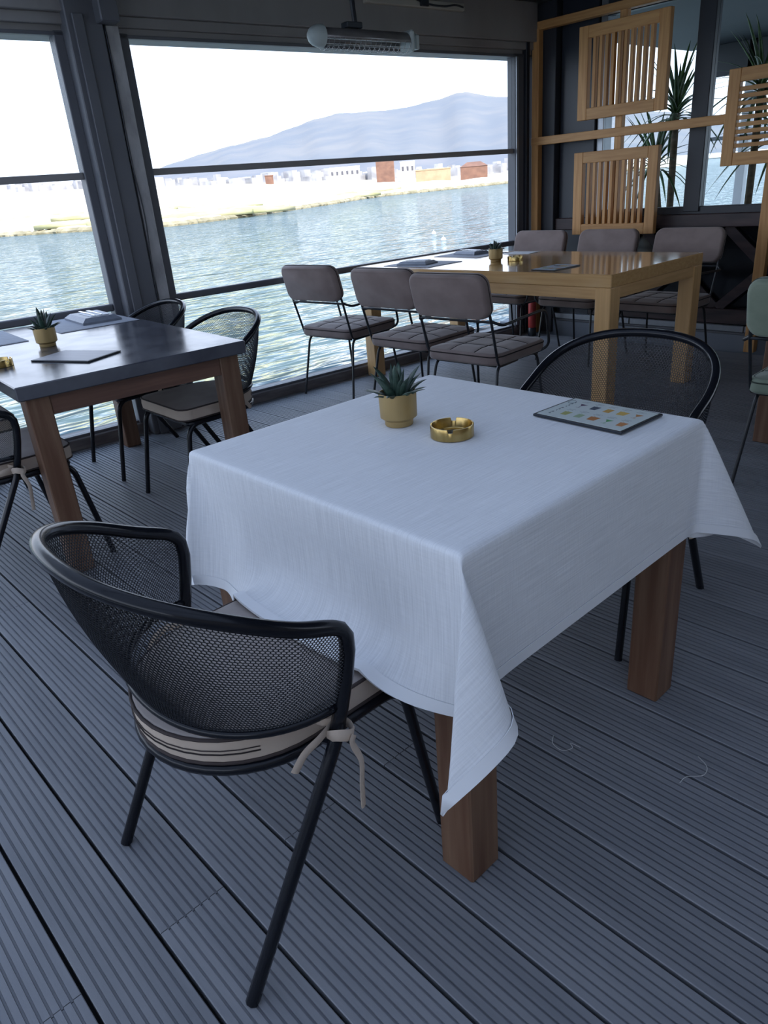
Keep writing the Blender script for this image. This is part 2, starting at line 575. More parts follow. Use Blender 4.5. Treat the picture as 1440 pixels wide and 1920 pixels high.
# partition glazing
pg = thing('window_3', None, None)
struct(pg)
MB().box(5.60, 5.66, -1.5, 3.40, 2.30, ZC, 0.004).build('head_rail', ENDST, pg)
MB().box(5.60, 5.66, -1.5, 3.40, 0.93, 0.985, 0.004).build('bottom_rail', ENDST, pg)
MB().box(5.585, 5.67, 2.58, 2.70, 0.95, 2.32, 0.004).build('mullion', ENDST, pg)
MB().box(5.585, 5.67, 0.70, 0.82, 0.95, 2.32, 0.004).build('mullion', ENDST, pg)
MB().box(5.628, 5.634, 2.70, 3.40, 0.985, 2.30).build('glass_pane', PANE2, pg)
MB().box(5.628, 5.634, 0.82, 2.58, 0.985, 2.30).build('glass_pane', PANE2, pg)
MB().box(5.628, 5.634, -1.5, 0.70, 0.985, 2.30).build('glass_pane', PANE2, pg)

# ------------------------------------------------------------------ next terrace behind the glass
f2 = struct(MB().box(5.83, 10.2, -2.5, 4.6, -0.1, -0.02).build('floor_far', CURB))
fwn = thing('window_4', None, None)
struct(fwn)
PALE = mat('pale window frame', (0.55, 0.55, 0.56), 0.5)
for yy in (4.55, 3.98, 2.9, 1.7, 0.5):
    MB().box(9.6, 9.7, yy-0.05, yy+0.05, 0.0, ZC, 0.004).build('jamb', PALE, fwn)
MB().box(9.6, 9.7, 0.5, 4.55, 2.15, ZC, 0.004).build('head_rail', CEIL, fwn)
MB().box(9.6, 9.66, 0.5, 4.55, 1.48, 1.52, 0.003).build('transom', STEEL, fwn)
MB().box(9.6, 9.7, 0.5, 4.55, 0.0, 0.35, 0.003).build('sill', STEEL, fwn)

# ------------------------------------------------------------------ sea, land, hills
ZW = -0.75
def water_mat():
    M = bpy.data.materials.new('sea water')
    M.use_nodes = True
    N, L = M.node_tree.nodes, M.node_tree.links
    N.remove(N['Principled BSDF'])
    df = N.new('ShaderNodeBsdfDiffuse'); df.inputs[0].default_value = (0.09, 0.13, 0.135, 1)
    gl = N.new('ShaderNodeBsdfGlossy'); gl.inputs['Roughness'].default_value = 0.04
    gl.inputs[0].default_value = (0.90, 0.95, 0.96, 1)
    fr = N.new('ShaderNodeFresnel'); fr.inputs['IOR'].default_value = 1.33
    mu = N.new('ShaderNodeMath'); mu.operation = 'MULTIPLY'; mu.inputs[1].default_value = 0.95
    mix = N.new('ShaderNodeMixShader')
    tcn = N.new('ShaderNodeTexCoord')
    hs = []
    for sc, det, rot in (((0.55, 1.7, 1), 2, 0.75), ((2.2, 5.5, 1), 1, 0.55), ((0.20, 0.55, 1), 2, 0.9)):
        mp = N.new('ShaderNodeMapping')
        mp.inputs['Scale'].default_value = sc
        mp.inputs['Rotation'].default_value = (0, 0, rot)
        L.new(tcn.outputs['Object'], mp.inputs['Vector'])
        n = N.new('ShaderNodeTexNoise')
        n.inputs['Scale'].default_value = 1
        n.inputs['Detail'].default_value = det
        n.inputs['Distortion'].default_value = 0.5
        L.new(mp.outputs[0], n.inputs['Vector'])
        hs.append(n.outputs['Fac'])
    acc = None
    for h, w in zip(hs, (0.75, 0.16, 0.7)):
        mm = N.new('ShaderNodeMath'); mm.operation = 'MULTIPLY'; mm.inputs[1].default_value = w
        L.new(h, mm.inputs[0])
        if acc is None:
            acc = mm.outputs[0]
        else:
            a = N.new('ShaderNodeMath'); a.operation = 'ADD'
            L.new(acc, a.inputs[0]); L.new(mm.outputs[0], a.inputs[1])
            acc = a.outputs[0]
    b = N.new('ShaderNodeBump')
    b.inputs['Strength'].default_value = 1.0
    b.inputs['Distance'].default_value = 0.62
    L.new(acc, b.inputs['Height'])
    for nd in (df, gl, fr):
        L.new(b.outputs['Normal'], nd.inputs['Normal'])
    L.new(fr.outputs[0], mu.inputs[0]); L.new(mu.outputs[0], mix.inputs[0])
    L.new(df.outputs[0], mix.inputs[1]); L.new(gl.outputs[0], mix.inputs[2])
    L.new(mix.outputs[0], N['Material Output'].inputs[0])
    return M


sea = MB().add([(-600, -600, ZW), (6000, -600, ZW), (6000, 6000, ZW), (-600, 6000, ZW)], [(0, 1, 2, 3)]).build('sea_water', water_mat())
tag(sea, 'rippled blue green sea water outside the terrace windows', 'water', kind='stuff')


def fromw(x, y, z):
    return Vector((CA*x-SA*y, SA*x+CA*y, z))


# pixel-measured shore: direction (azimuth) and distance on the water plane
SHORE = [(-60, 190), (-10, 140), (6, 122), (19, 103), (27.5, 84), (30.5, 73), (36, 74), (45.3, 80), (68, 98), (95.3, 121.6), (122, 130), (149.4, 138), (220, 165), (330, 190)]
SH = spline([(a, b, 0) for a, b in SHORE], 8)


def land_mat():
    M = mat('sunlit pale ground', (0.62, 0.56, 0.46), 0.95, c2=(0.50, 0.44, 0.30), scale=(0.06, 0.09, 0.3), detail=6, lo=0.45, hi=0.75)
    return M


GRASS = mat('dry grass', (0.36, 0.36, 0.18), 0.95, c2=(0.50, 0.47, 0.30), scale=(0.3, 0.3, 0.3))
lb = MB()
rows = []
for t in (0, 0.004, 0.02, 0.08, 0.2, 0.4, 0.7, 1.0, 1.8):
    row = []
    for k, p in enumerate(SH):
        w = fromw(p.x, p.y, 0)
        d = math.hypot(w.x, w.y)
        az = math.atan2(w.y, w.x)
        D = d+t*320
        px_h = 7+max(0, min(1, (az-math.radians(42))/math.radians(32)))*30      # rise of the far ground to the left
        zf = 1.3+(d+320)*px_h/1358
        if t == 0:
            z = ZW-0.3
        else:
            z = ZW+0.50+(zf-ZW-0.5)*min(1, t)**1.15+(0.25*math.sin(k*0.9+t*30) if t > 0.03 else 0.06*math.sin(k*1.7))
        row.append((math.cos(az)*D, math.sin(az)*D, z))
    rows.append(row)
n = len(SH)
lb.add([p for r in rows for p in r], [(i*n+k, i*n+k+1, (i+1)*n+k+1, (i+1)*n+k) for i in range(len(rows)-1) for k in range(n-1)])
land = lb.build('shore_land', land_mat(), smooth=180)
struct(land)
# grass strips on the land
gb = MB()
for j in range(26):
    k = random.randint(10, n-30)
    t = random.choice((0.02, 0.03, 0.05, 0.09, 0.13))
    w = fromw(SH[k].x, SH[k].y, 0)
    az = math.atan2(w.y, w.x); d = math.hypot(w.x, w.y)
    D = d+t*320
    zz = None
    c = Vector((math.cos(az)*D, math.sin(az)*D, 0))
    i0 = 2 if t < 0.08 else 3
    r0, r1 = rows[i0][k], rows[i0+1][k]
    tt = (D-math.hypot(r0[0], r0[1]))/(math.hypot(r1[0], r1[1])-math.hypot(r0[0], r0[1]))
    zz = r0[2]+(r1[2]-r0[2])*tt
    a, b2 = random.uniform(3, 10), random.uniform(0.8, 2.0)
    nn = 12
    u = Vector((-math.sin(az), math.cos(az), 0)); v_ = Vector((math.cos(az), math.sin(az), 0.01))
    ring = [c+u*a*math.cos(q*2*math.pi/nn)*random.uniform(.7, 1.1)+v_*b2*math.sin(q*2*math.pi/nn) for q in range(nn)]
    gb.loft([[(p.x, p.y, zz-0.3) for p in ring], [(p.x, p.y, zz+0.15) for p in ring], [(c.x+(p.x-c.x)*.5, c.y+(p.y-c.y)*.5, zz+0.3) for p in ring]])
tag(gb.build('grass_patches', GRASS, smooth=180), 'yellow green grass growing along the far shore', 'grass', kind='stuff')
# rocks along the water line
rb = MB()
ROCK = mat('wet shore rock', (0.20, 0.18, 0.11), 0.9, c2=(0.36, 0.32, 0.22), scale=(0.8, 0.8, 0.8), rnd=0.1)
for k in range(6, n-4):
    for j in range(7):
        t = random.random()
        p = SH[k]*(1-t)+SH[k+1]*t
        w = fromw(p.x, p.y, 0)
        d = math.hypot(w.x, w.y)
        s = random.uniform(0.25, 0.6)*(0.6+d/200)
        c = Vector((w.x, w.y, 0))*(1+random.uniform(-0.004, 0.006))
        ph = random.random()*6
        r = []
        for zz, q in ((-0.7, 1.0), (0.1, 1.05), (0.55, 0.6)):
            r.append([(c.x+s*1.5*q*math.cos(a+ph)*random.uniform(.8, 1.2), c.y+s*1.2*q*math.sin(a+ph)*random.uniform(.8, 1.2), ZW+0.12+zz*s) for a in np.linspace(0, 2*math.pi, 7)[:-1]])
        rb.loft(r)
tag(rb.build('shore_rocks', ROCK), 'low band of rocks along the far water line', 'rocks', kind='stuff')

# town: pale little blocks on the rise
tb = MB()
TOWN = mat('pale town walls', (0.48, 0.48, 0.50), 0.9, c2=(0.25, 0.25, 0.27), scale=(0.09, 0.09, 0.15), detail=2)


def far_pt(px_az, D, px_above):
    az = math.radians(px_az)
    return Vector((math.cos(az)*D, math.sin(az)*D, 1.3+D*px_above/1358))


def rise(az_deg):
    return 7+max(0, min(1, (az_deg-42)/32))*30


for j in range(420):
    az = random.uniform(34, 80)
    D = random.uniform(420, 620)
    b0 = far_pt(az, D, rise(az)-2+random.uniform(0, 5)*(1 if az > 55 else 2.2))
    s = random.uniform(1.2, 3.6); hgt = random.uniform(1.5, 4.2)
    tb.box(b0.x-s, b0.x+s, b0.y-s, b0.y+s, b0.z-6, b0.z+hgt)
tag(tb.build('distant_town', TOWN), 'pale blocks of a far town below the mountain', 'town', kind='stuff')

# brick tower and low ruins across the water
BRICK = mat('sunlit brick', (0.16, 0.088, 0.066), 0.9, c2=(0.22, 0.12, 0.085), scale=(0.4, 0.4, 0.6))
OCHRE = mat('ochre plaster', (0.42, 0.31, 0.20), 0.9, c2=(0.34, 0.24, 0.15), scale=(0.3, 0.3, 0.3))
WPL = mat('white plaster', (0.75, 0.73, 0.70), 0.9)
GLS = mat('dark far window', (0.10, 0.10, 0.12), 0.3)


def far_building(name, label, az, D, w, dep, h, mw, roof=None, nwin=0, base=0.0):
    b0 = far_pt(az, D, rise(az)-1.5+base)
    o = thing(name, label, 'building', (b0.x, b0.y, b0.z-4), math.radians(az)-math.pi/2)
    MB().box(-w/2, w/2, 0, dep, 0, h+4, 0.05).build('walls', mw, o)
    rf = MB()
    if roof:
        rf.add([(-w/2-.2, -.2, h+4), (w/2+.2, -.2, h+4), (w/2+.2, dep+.2, h+4), (-w/2-.2, dep+.2, h+4), (-w/2*roof, dep/2, h+4+w*.16), (w/2*roof, dep/2, h+4+w*.16)],
               [(0, 1, 5, 4), (2, 3, 4, 5), (1, 2, 5), (3, 0, 4), (3, 2, 1, 0)])
    else:
        rf.box(-w/2-.15, w/2+.15, -.15, dep+.15, h+4, h+4.4)
    rf.build('roof', mw, o)
    for k in range(nwin):
        xx = -w/2+w*(k+.5)/nwin
        MB().box(xx-w/nwin*.22, xx+w/nwin*.22, -.08, .1, 4+h*.45, 4+h*.75).build('window', GLS, o)
    return o


far_building('brick_tower', 'tall red brick block beyond the water under the mountain', 46.3, 330, 7.5, 8, 7.2, BRICK)
far_building('plaster_house', 'white house next to the red brick block across the water', 44.7, 336, 6, 8, 6.0, WPL, nwin=3)
far_building('ochre_ruin', 'long low ochre ruin on the shore right of the brick block', 42.9, 300, 13, 5, 2.4, OCHRE, nwin=0)
far_building('brick_shed', 'low brown brick shed by the right window frame', 40.0, 300, 10, 6, 2.6, BRICK, roof=0.5)
far_building('brick_hut', 'small lone reddish hut on the far shore left of centre', 54.6, 360, 3.6, 5, 3.0, BRICK)
far_building('white_block', 'white flat block with dark windows left of the brick block', 49.2, 345, 13, 8, 5.0, WPL, nwin=6)

# mountain
RIDGE = [(80, 20), (66, 30), (60.5, 62), (58.0, 74), (54.2, 88), (51.2, 106), (49.4, 113), (47.3, 112), (45.0, 112), (42.4, 120), (41.2, 126), (40.3, 127.5), (39.8, 124), (39.0, 118), (38.2, 116), (35, 108), (30, 80), (22, 50), (10, 20)]
mb_ = MB()
nr = 60
rid = []
ra = np.array([r[0] for r in RIDGE][::-1]); rh = np.array([r[1] for r in RIDGE][::-1])
azs = np.linspace(10, 80, 240)
hh = np.interp(azs, ra, rh)
hh = hh+0.5*np.sin(azs*3.1)+0.25*np.sin(azs*8.3)
for i in range(nr+24):
    t = i/nr
    D = 1500+2300*t
    row = []
    for k, a in enumerate(azs):
        zr = 1.3+3800*hh[k]/1358
        q = min(1, t)
        z = zr*(q**1.25) if t <= 1 else zr*max(0, 1-(t-1)*2.2)
        z += (q*(1-q))*4*(10*math.sin(a*0.7+t*0.5)+6*math.sin(a*1.9-t*0.6))*min(1, hh[k]/90)
        row.append((math.cos(math.radians(a))*D, math.sin(math.radians(a))*D, z+8*(1-q)))
    rid.append(row)
nk = len(azs)
mb_.add([p for r in rid for p in r], [(i*nk+k, (i+1)*nk+k, (i+1)*nk+k+1, i*nk+k+1) for i in range(len(rid)-1) for k in range(nk-1)])
MOUNT = mat('hazed mountain', (0.162, 0.174, 0.200), 1.0, c2=(0.220, 0.212, 0.215), scale=(0.005, 0.005, 0.012), detail=7, lo=0.40, hi=0.75)  # pale blue-grey imitates distance haze, mixed into the base colour
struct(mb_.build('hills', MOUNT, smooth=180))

# white buoys
BUOY = mat('white buoy', (0.85, 0.85, 0.85), 0.5)
for (bx, by), lab in (((21.5, 19.6), 'small white buoy on the water near the right window edge'), ((24.2, 22.6), 'small white buoy further left of the one by the window edge'), ((12.0, 16.4), 'lone white buoy floating at the middle of the water')):
    b = thing('mooring_buoy', lab, 'buoy', (bx, by, ZW), 0, 'white mooring buoys on the water')
    MB().lathe([(0.0, -.1), (0.12, -.08), (0.17, 0.02), (0.12, 0.14), (0.04, 0.19), (0.0, 0.19)], 14).build('float', BUOY, b, 180)
    MB().tube([(0, 0, 0.18), (0, 0, 0.27)], 0.015, 6).build('eye_post', BUOY, b)
    b.scale = (0.6, 0.6, 0.6)

# ------------------------------------------------------------------ timber lattice with slatted panels
XF = 5.45
tf = thing('timber_lattice', 'oak post and beam lattice standing before the glass end wall', 'lattice', (XF, 3.0, 0))


def tpart(name, x0, x1, y0, y1, z0, z1, m, b=0.003, parent=tf):
    return MB().box(x0-XF, x1-XF, y0-3.0, y1-3.0, z0, z1, b).build(name, m, parent)


tpart('post', 5.442, 5.50, 3.890, 3.955, 0.0, 2.30, OAK)
tpart('post', 5.452, 5.512, 2.020, 2.092, 0.0, 2.30, OAK)
tpart('post', 5.455, 5.505, 3.158, 3.215, 0.80, 2.30, OAK)
tpart('beam', 5.447, 5.515, 0.2, 3.95, 2.29, 2.345, OAKY)
tpart('beam', 5.436, 5.49, 2.377, 3.955, 1.497, 1.556, OAKY)


def slat_panel(label, y0, y1, z0, z1, n, horiz):
    o = thing('slatted_panel', label, 'panel', (5.41, (y0+y1)/2, z0), 0, 'slatted oak panels on the lattice')
    w, h = y1-y0, z1-z0
    fr = 0.078
    MB().box(-0.012, 0.036, -w/2, -w/2+fr, 0, h, 0.003).build('stile', OAK, o)
    MB().box(-0.012, 0.036, w/2-fr, w/2, 0, h, 0.003).build('stile', OAK, o)
    MB().box(-0.011, 0.035, -w/2+fr, w/2-fr, 0, fr, 0.003).build('rail', OAKY, o)
    MB().box(-0.011, 0.035, -w/2+fr, w/2-fr, h-fr, h, 0.003).build('rail', OAKY, o)
    me = None
    for k in range(n):
        if horiz:
            c = fr+(h-2*fr)*(k+1)/(n+1)
            if me is None:
                s_ = MB().box(-0.006, 0.030, -w/2+fr-.003, w/2-fr+.003, -0.0125, 0.0125, 0.002).build('slat', OAKY, o)
                me = s_.data
            else:
                s_ = link('slat', me, None, o)
            s_.location = (0, 0, c)
        else:
            c = -w/2+fr+(w-2*fr)*(k+1)/(n+1)
            if me is None:
                s_ = MB().box(-0.006, 0.030, -0.0125, 0.0125, fr-.003, h-fr+.003, 0.002).build('slat', OAK, o)
                me = s_.data
            else:
                s_ = link('slat', me, None, o)
            s_.location = (0, c, 0)
    return o


slat_panel('upper oak panel with upright slats, high beside the glass', 2.805, 3.505, 1.630, 2.235, 10, False)
slat_panel('lower oak panel with upright slats just above the brown chairs', 2.825, 3.52, 0.818, 1.412, 10, False)
slat_panel('oak panel with level slats at the right edge', 1.55, 2.375, 1.240, 1.808, 9, True)

# dark ledge with X braces
lg = thing('braced_ledge', 'dark stained timber ledge with crossed braces under the glass', 'ledge', (5.60, 2.0, 0.165))
def lpart(name, x0, x1, y0, y1, z0, z1, m=DARKW):
    return MB().box(x0-5.60, x1-5.60, y0-2.0, y1-2.0, z0-0.165, z1-0.165, 0.004).build(name, m, lg)
lpart('ledge_board', 5.54, 5.64, -1.5, 3.78, 0.845, 0.935)
lpart('bottom_rail', 5.56, 5.64, -1.5, 3.45, 0.168, 0.275)
for k, yc in enumerate((3.36, 2.71, 2.06, 1.41, 0.76)):
    for sgn in (-1, 1):
        a = Vector((5.60+0.012*sgn-5.60, yc-0.31*sgn-2.0, 0.275-0.165)); b = Vector((5.60+0.012*sgn-5.60, yc+0.31*sgn-2.0, 0.845-0.165))
        d = (b-a).normalized(); nn = Vector((0, -d.z, d.y))*0.034
        v = []
        for xx in (-0.011, 0.011):
            v += [a-nn+Vector((xx, 0, 0)), a+nn+Vector((xx, 0, 0)), b+nn+Vector((xx, 0, 0)), b-nn+Vector((xx, 0, 0))]
        MB().add(v, [(0, 1, 2, 3), (7, 6, 5, 4), (0, 4, 5, 1), (1, 5, 6, 2), (2, 6, 7, 3), (3, 7, 4, 0)]).build('brace', DARKW, lg)

# red cylinder in the corner
rp = thing('red_canister', 'slim red cylinder with black foot standing by the corner column', 'canister', (5.31, 3.84, 0))
MB().lathe([(0.030, 0.07), (0.033, 0.075), (0.033, 0.30), (0.028, 0.325), (0.012, 0.335), (0.0, 0.335)], 18).build('body', RED, rp, 40)
MB().lathe([(0.036, 0.0), (0.036, 0.065), (0.031, 0.072)], 18).build('foot', DARKPL, rp, 40)
MB().lathe([(0.012, 0.335), (0.012, 0.36), (0.018, 0.362), (0.018, 0.385), (0.0, 0.388)], 12).build('valve', DARKPL, rp, 40)

# ------------------------------------------------------------------ tables
def table(name, label, x0, x1, y0, y1, zt, th, leg, inset, mt, ml, ma, rz=0.0, apron=0.075, origin=None, ain=0.006, ainx=None):
    cx, cy = (origin if origin else ((x0+x1)/2, (y0+y1)/2))
    o = thing(name, label, 'table', (cx, cy, 0), rz)
    X0, X1, Y0, Y1 = x0-cx, x1-cx, y0-cy, y1-cy
    MB().box(X0, X1, Y0, Y1, zt-th, zt, 0.004).build('tabletop', mt, o)
    i, l = inset, leg
    lm_ = None
    for a in (X0+i, X1-i-l):
        for b in (Y0+i, Y1-i-l):
            if lm_ is None:
                q = MB().box(0, l, 0, l, 0, zt-th-0.0005, 0.004).build('leg', ml, o); lm_ = q.data
            else:
                q = link('leg', lm_, None, o)
            q.location = (a, b, 0)
    z0, z1 = zt-th-apron, zt-th-0.0005
    for ya in (Y0+i+ain, Y1-i-ain-0.025):
        MB().box(X0+i+l, X1-i-l, ya, ya+0.025, z0, z1, 0.002).build('apron', ma[0], o)
    ax_ = ain if ainx is None else ainx
    for xa in (X0+i+ax_, X1-i-ax_-0.025):
        MB().box(xa, xa+0.025, Y0+i+l, Y1-i-l, z0, z1, 0.002).build('apron', ma[1], o)
    return o


LEGWX = mat('worn brown rail', (0.115, 0.055, 0.038), 0.55, c2=(0.17, 0.085, 0.055), scale=(3, 60, 60), detail=5)
TX0, TX1, TY0, TY1, TZ = 0.757, 1.603, 0.680, 1.541, 0.755
table('square_table', 'square wooden table under the white cloth', TX0+0.008, TX1-0.008, TY0+0.008, TY1-0.008, TZ-0.003, 0.03, 0.085, 0.0, LEGWX, LEGW, (LEGWX, LEGWX))
TOAKX = mat('varnished oak rail', (0.66, 0.40, 0.175), 0.35, c2=(0.56, 0.32, 0.13), scale=(4, 60, 60), detail=5)
TOAKR = mat('varnished oak side rail', (0.66, 0.40, 0.175), 0.35, c2=(0.56, 0.32, 0.13), scale=(60, 4, 60), detail=5)
table('oak_table', 'large varnished oak table with six brown chairs near the corner', 3.545, 4.555, 2.065, 4.085, 0.785, 0.068, 0.095, 0.0, TOAK, TOAKZ, (TOAKX, TOAKR), rz=math.radians(-1.0), origin=(3.545, 2.065), apron=0.062)
table('stone_table', 'dark stone topped table with brown wooden legs by the left window', 0.732, 1.640, 2.69, 4.245, 0.76, 0.052, 0.085, 0.028, STONE, LEGW, (LEGWX, LEGWX), rz=math.radians(-4.2), origin=(0.732, 2.69), ainx=0.085)
table('side_table', 'wooden table cut off at the right edge behind the green chair', 3.615, 4.5, 0.40, 1.305, 0.74, 0.04, 0.085, 0.012, LEGWX, LEGW, (LEGWX, LEGWX))

# ------------------------------------------------------------------ tablecloth (settled in a small cloth simulation)
def drape():
    hx, hy = (TX1-TX0)/47, (TY1-TY0)/48
    gx = TX0+hx*np.arange(-18, 47+18); gy = TY0+hy*np.arange(-16, 48+19)
    nx, ny = len(gx), len(gy)
    X, Y = np.meshgrid(gx, gy, indexing='ij')
    top = TZ+0.004
    p = np.stack([X, Y, np.full_like(X, top)], -1).copy()
    R = 0.002
    w = np.ones((nx, ny))
    ins = (X > TX0-0.001) & (X < TX1+0.001) & (Y > TY0-0.001) & (Y < TY1+0.001)
    w[ins] = 0
    rg = np.random.default_rng(5)
    p[..., 2] += np.where(ins, 0, rg.normal(0, 0.0006, X.shape))
    v = np.zeros_like(p)

    batches = []
    def addb(dx, dy, L, k, par):
        batches.append((dx, dy, L, k, par))
    for s in (0, 1):
        addb(1, 0, hx, 1.0, s); addb(0, 1, hy, 1.0, s)
    dg = math.hypot(hx, hy)
    for s in (0, 1):
        addb(1, 1, dg, 0.35, s); addb(1, -1, dg, 0.35, s)
    for s in (0, 1):
        addb(2, 0, 2*hx, 0.35, s); addb(0, 2, 2*hy, 0.35, s)
        addb(5, 0, 5*hx, 0.12, s); addb(0, 5, 5*hy, 0.12, s)

    codex = (X < TX0+.001)*1+(X > TX1-.001)*2
    codey = (Y < TY0+.001)*1+(Y > TY1-.001)*2

    def solve(p):
        for dx, dy, L, k, par in batches:
            st = max(abs(dx), abs(dy))
            for o in range(st if st > 1 else 1):
                if dx and not dy:
                    i0 = par*dx+o
                    a = p[i0:nx-dx:2*dx]; wa = w[i0:nx-dx:2*dx]
                    b = p[i0+dx::2*dx][:a.shape[0]]; wb = w[i0+dx::2*dx][:a.shape[0]]
                    same = (codex[i0:nx-dx:2*dx] == codex[i0+dx::2*dx][:a.shape[0]])
                elif dy and not dx:
                    i0 = par*dy+o
                    a = p[:, i0:ny-dy:2*dy]; wa = w[:, i0:ny-dy:2*dy]
                    b = p[:, i0+dy::2*dy][:, :a.shape[1]]; wb = w[:, i0+dy::2*dy][:, :a.shape[1]]
                    same = (codey[:, i0:ny-dy:2*dy] == codey[:, i0+dy::2*dy][:, :a.shape[1]])
                else:
                    a = p[par:nx-1:2]; wa = w[par:nx-1:2]
                    b = p[par+1::2][:a.shape[0]]; wb = w[par+1::2][:a.shape[0]]
                    if dy > 0:
                        a, wa, b, wb = a[:, :-1], wa[:, :-1], b[:, 1:], wb[:, 1:]
                    else:
                        a, wa, b, wb = a[:, 1:], wa[:, 1:], b[:, :-1], wb[:, :-1]
                d = b-a
                ln = np.sqrt((d*d).sum(-1))+1e-9
                ws = wa+wb
                c = np.where(ws > 0, k*(ln-L)/ln/np.maximum(ws, 1e-9), 0)
                if L > 1.5*hx and not (dx and dy):
                    c = np.where(ln < L, c*same, 0)       # bending only resists folding
                dd = d*c[..., None]
                a += dd*wa[..., None]
                b -= dd*wb[..., None]

    def collide(p):
        # solid table block with a rounded upper edge
        x0, x1, y0, y1 = TX0-0.0005+R, TX1+0.0005-R, TY0-0.0005+R, TY1+0.0005-R
        zt = top-R
        q = np.stack([np.clip(p[..., 0], x0, x1), np.clip(p[..., 1], y0, y1), np.minimum(p[..., 2], zt)], -1)
        d = p-q
        ln = np.sqrt((d*d).sum(-1))
        out = (ln > 1e-6) & (ln < R)
        p[out] = q[out]+d[out]*(R/ln[out])[:, None]
        inn = (ln <= 1e-6) & (w > 0)
        if inn.any():
            P = p[inn]
            dist = np.stack([P[:, 0]-x0, x1-P[:, 0], P[:, 1]-y0, y1-P[:, 1], zt-P[:, 2]], -1)
            m_ = dist.argmin(1)
            P[m_ == 0, 0] = x0-R; P[m_ == 1, 0] = x1+R; P[m_ == 2, 1] = y0-R; P[m_ == 3, 1] = y1+R; P[m_ == 4, 2] = zt+R
            p[inn] = P
        # the seat cushion of the chair pushed in on the left carries the cloth
        ed = np.clip((np.where(p[..., 1] > 1.072, 0.236, 0.268)-np.abs(p[..., 1]-1.072))/np.where(p[..., 1] > 1.072, 0.03, 0.055), 0, 1)
        ed = ed*ed*(3-2*ed)
        zc_ = 0.40+0.10*ed
        c_ = (p[..., 0] < 0.802) & (ed > 0) & (p[..., 2] < zc_) & (w > 0)
        p[c_, 2] = zc_[c_]
        c_ = (p[..., 0] < 0.81) & (ed > 0.6) & (p[..., 2] < 0.52) & (p[..., 0] > 0.745) & (w > 0)
        p[c_, 0] = np.minimum(p[c_, 0], 0.752)
        return p

    ax = np.clip(X, TX0, TX1); ay = np.clip(Y, TY0, TY1)
    anchor = np.stack([ax, ay, np.full_like(ax, top)], -1)
    reach = np.sqrt((X-ax)**2+(Y-ay)**2)*1.004+0.0005

    def leash(p):
        d = p-anchor
        ln = np.sqrt((d*d).sum(-1))+1e-9
        k = np.where((w > 0) & (ln > reach), reach/ln, 1.0)
        return anchor+d*k[..., None]

    # the near and the right corner hang as pleated tails: rays from the table corner swing onto a folded cone
    def walk(poly, u):
        P = np.array(poly, float)
        for _ in range(3):      # round the folds
            Q = [P[0]]
            for i_ in range(len(P)-1):
                Q += [P[i_]*0.75+P[i_+1]*0.25, P[i_]*0.25+P[i_+1]*0.75]
            P = np.array(Q+[P[-1]])
        d_ = np.r_[0, np.cumsum(np.hypot(*np.diff(P, axis=0).T))]
        d_ /= d_[-1]
        return np.stack([np.interp(u, d_, P[:, 0]), np.interp(u, d_, P[:, 1])], -1)

    tails = []

    def add_tail(cx, sx, gxe, half1, half2, e1, e2):
        """cx: table edge in x, sx: outward sign in x; the tail hangs at (cx, TY0)"""
        ox, oy = sx*(X-cx), TY0-Y
        m_ = (ox > -1e-6) & (oy > -1e-6) & (ox+oy > 1e-6)
        w[m_] = 0
        r_ = np.hypot(ox, oy)[m_]
        th = np.arctan2(oy, ox)[m_]
        tt = math.atan2(TY0-gy[0], sx*(gxe-cx))
        ab = np.where((th < tt)[:, None], walk(half1, np.clip(th/tt, 0, 1)), walk(half2, np.clip((th-tt)/(math.pi/2-tt), 0, 1)))
        dT = np.array([0, 0, -1.0])+ab[:, :1]*np.array(e1)+ab[:, 1:]*np.array(e2)
        dT /= np.linalg.norm(dT, axis=1, keepdims=True)
        dF = np.stack([sx*np.cos(th), -np.sin(th), 0*th], -1)
        tails.append((m_, np.array([cx+sx*0.001, TY0-0.001, top]), r_[:, None], dF, dT))

    add_tail(TX0, -1, gx[0], [(0.0, 0.0), (0.03, 0.05), (0.22, 0.16), (0.02, 0.25), (-0.155, 0.32)],
             [(-0.155, 0.32), (0.02, 0.37), (0.235, 0.34), (0.26, 0.17), (0.14, 0.06), (0.02, -0.01)], (0.75, -0.66, 0), (-0.66, -0.75, 0))
    add_tail(TX1, 1, gx[-1], [(0.02, 0.0), (0.16, 0.10), (0.33, 0.04), (0.47, 0.28)],
             [(0.47, 0.28), (0.32, 0.33), (0.12, 0.22), (0.0, 0.02)], (1, 0, 0), (0, -1, 0))

    dt = 1/60
    steps = 240
    for s in range(steps):
        damp = 0.985 if s < 120 else 0.93
        v[..., 2] -= 9.8*dt*(w > 0)
        if s < 110:
            c3 = np.clip((TX0-X)/0.3, 0, 1)*np.clip((Y-0.9)/0.1, 0, 1)*np.clip((1.25-Y)/0.1, 0, 1)
            v[..., 0] -= 3.0*c3*dt
        v *= damp
        old = p.copy()
        p = p+v*dt*(w > 0)[..., None]
        q_ = min(1.0, s/90)
        for m_, c0, r_, dF, dT in tails:
            dd_ = dF*(1-q_)+dT*q_
            dd_ /= np.linalg.norm(dd_, axis=1, keepdims=True)
            p[m_] = c0+dd_*r_
        for it in range(9):
            solve(p)
            if it % 3 == 2:
                p = leash(p)
                p = collide(p)
        v = (p-old)/dt
        sp_ = np.sqrt((v*v).sum(-1))
        big = sp_ > 3
        v[big] *= (3/sp_[big])[:, None]
    for _ in range(2):      # settle out jitter
        q = p.copy()
        q[1:-1, 1:-1] = 0.5*p[1:-1, 1:-1]+0.125*(p[2:, 1:-1]+p[:-2, 1:-1]+p[1:-1, 2:]+p[1:-1, :-2])
        p = np.where(w[..., None] > 0, q, p)
        p = collide(p)
    return p, gx, gy


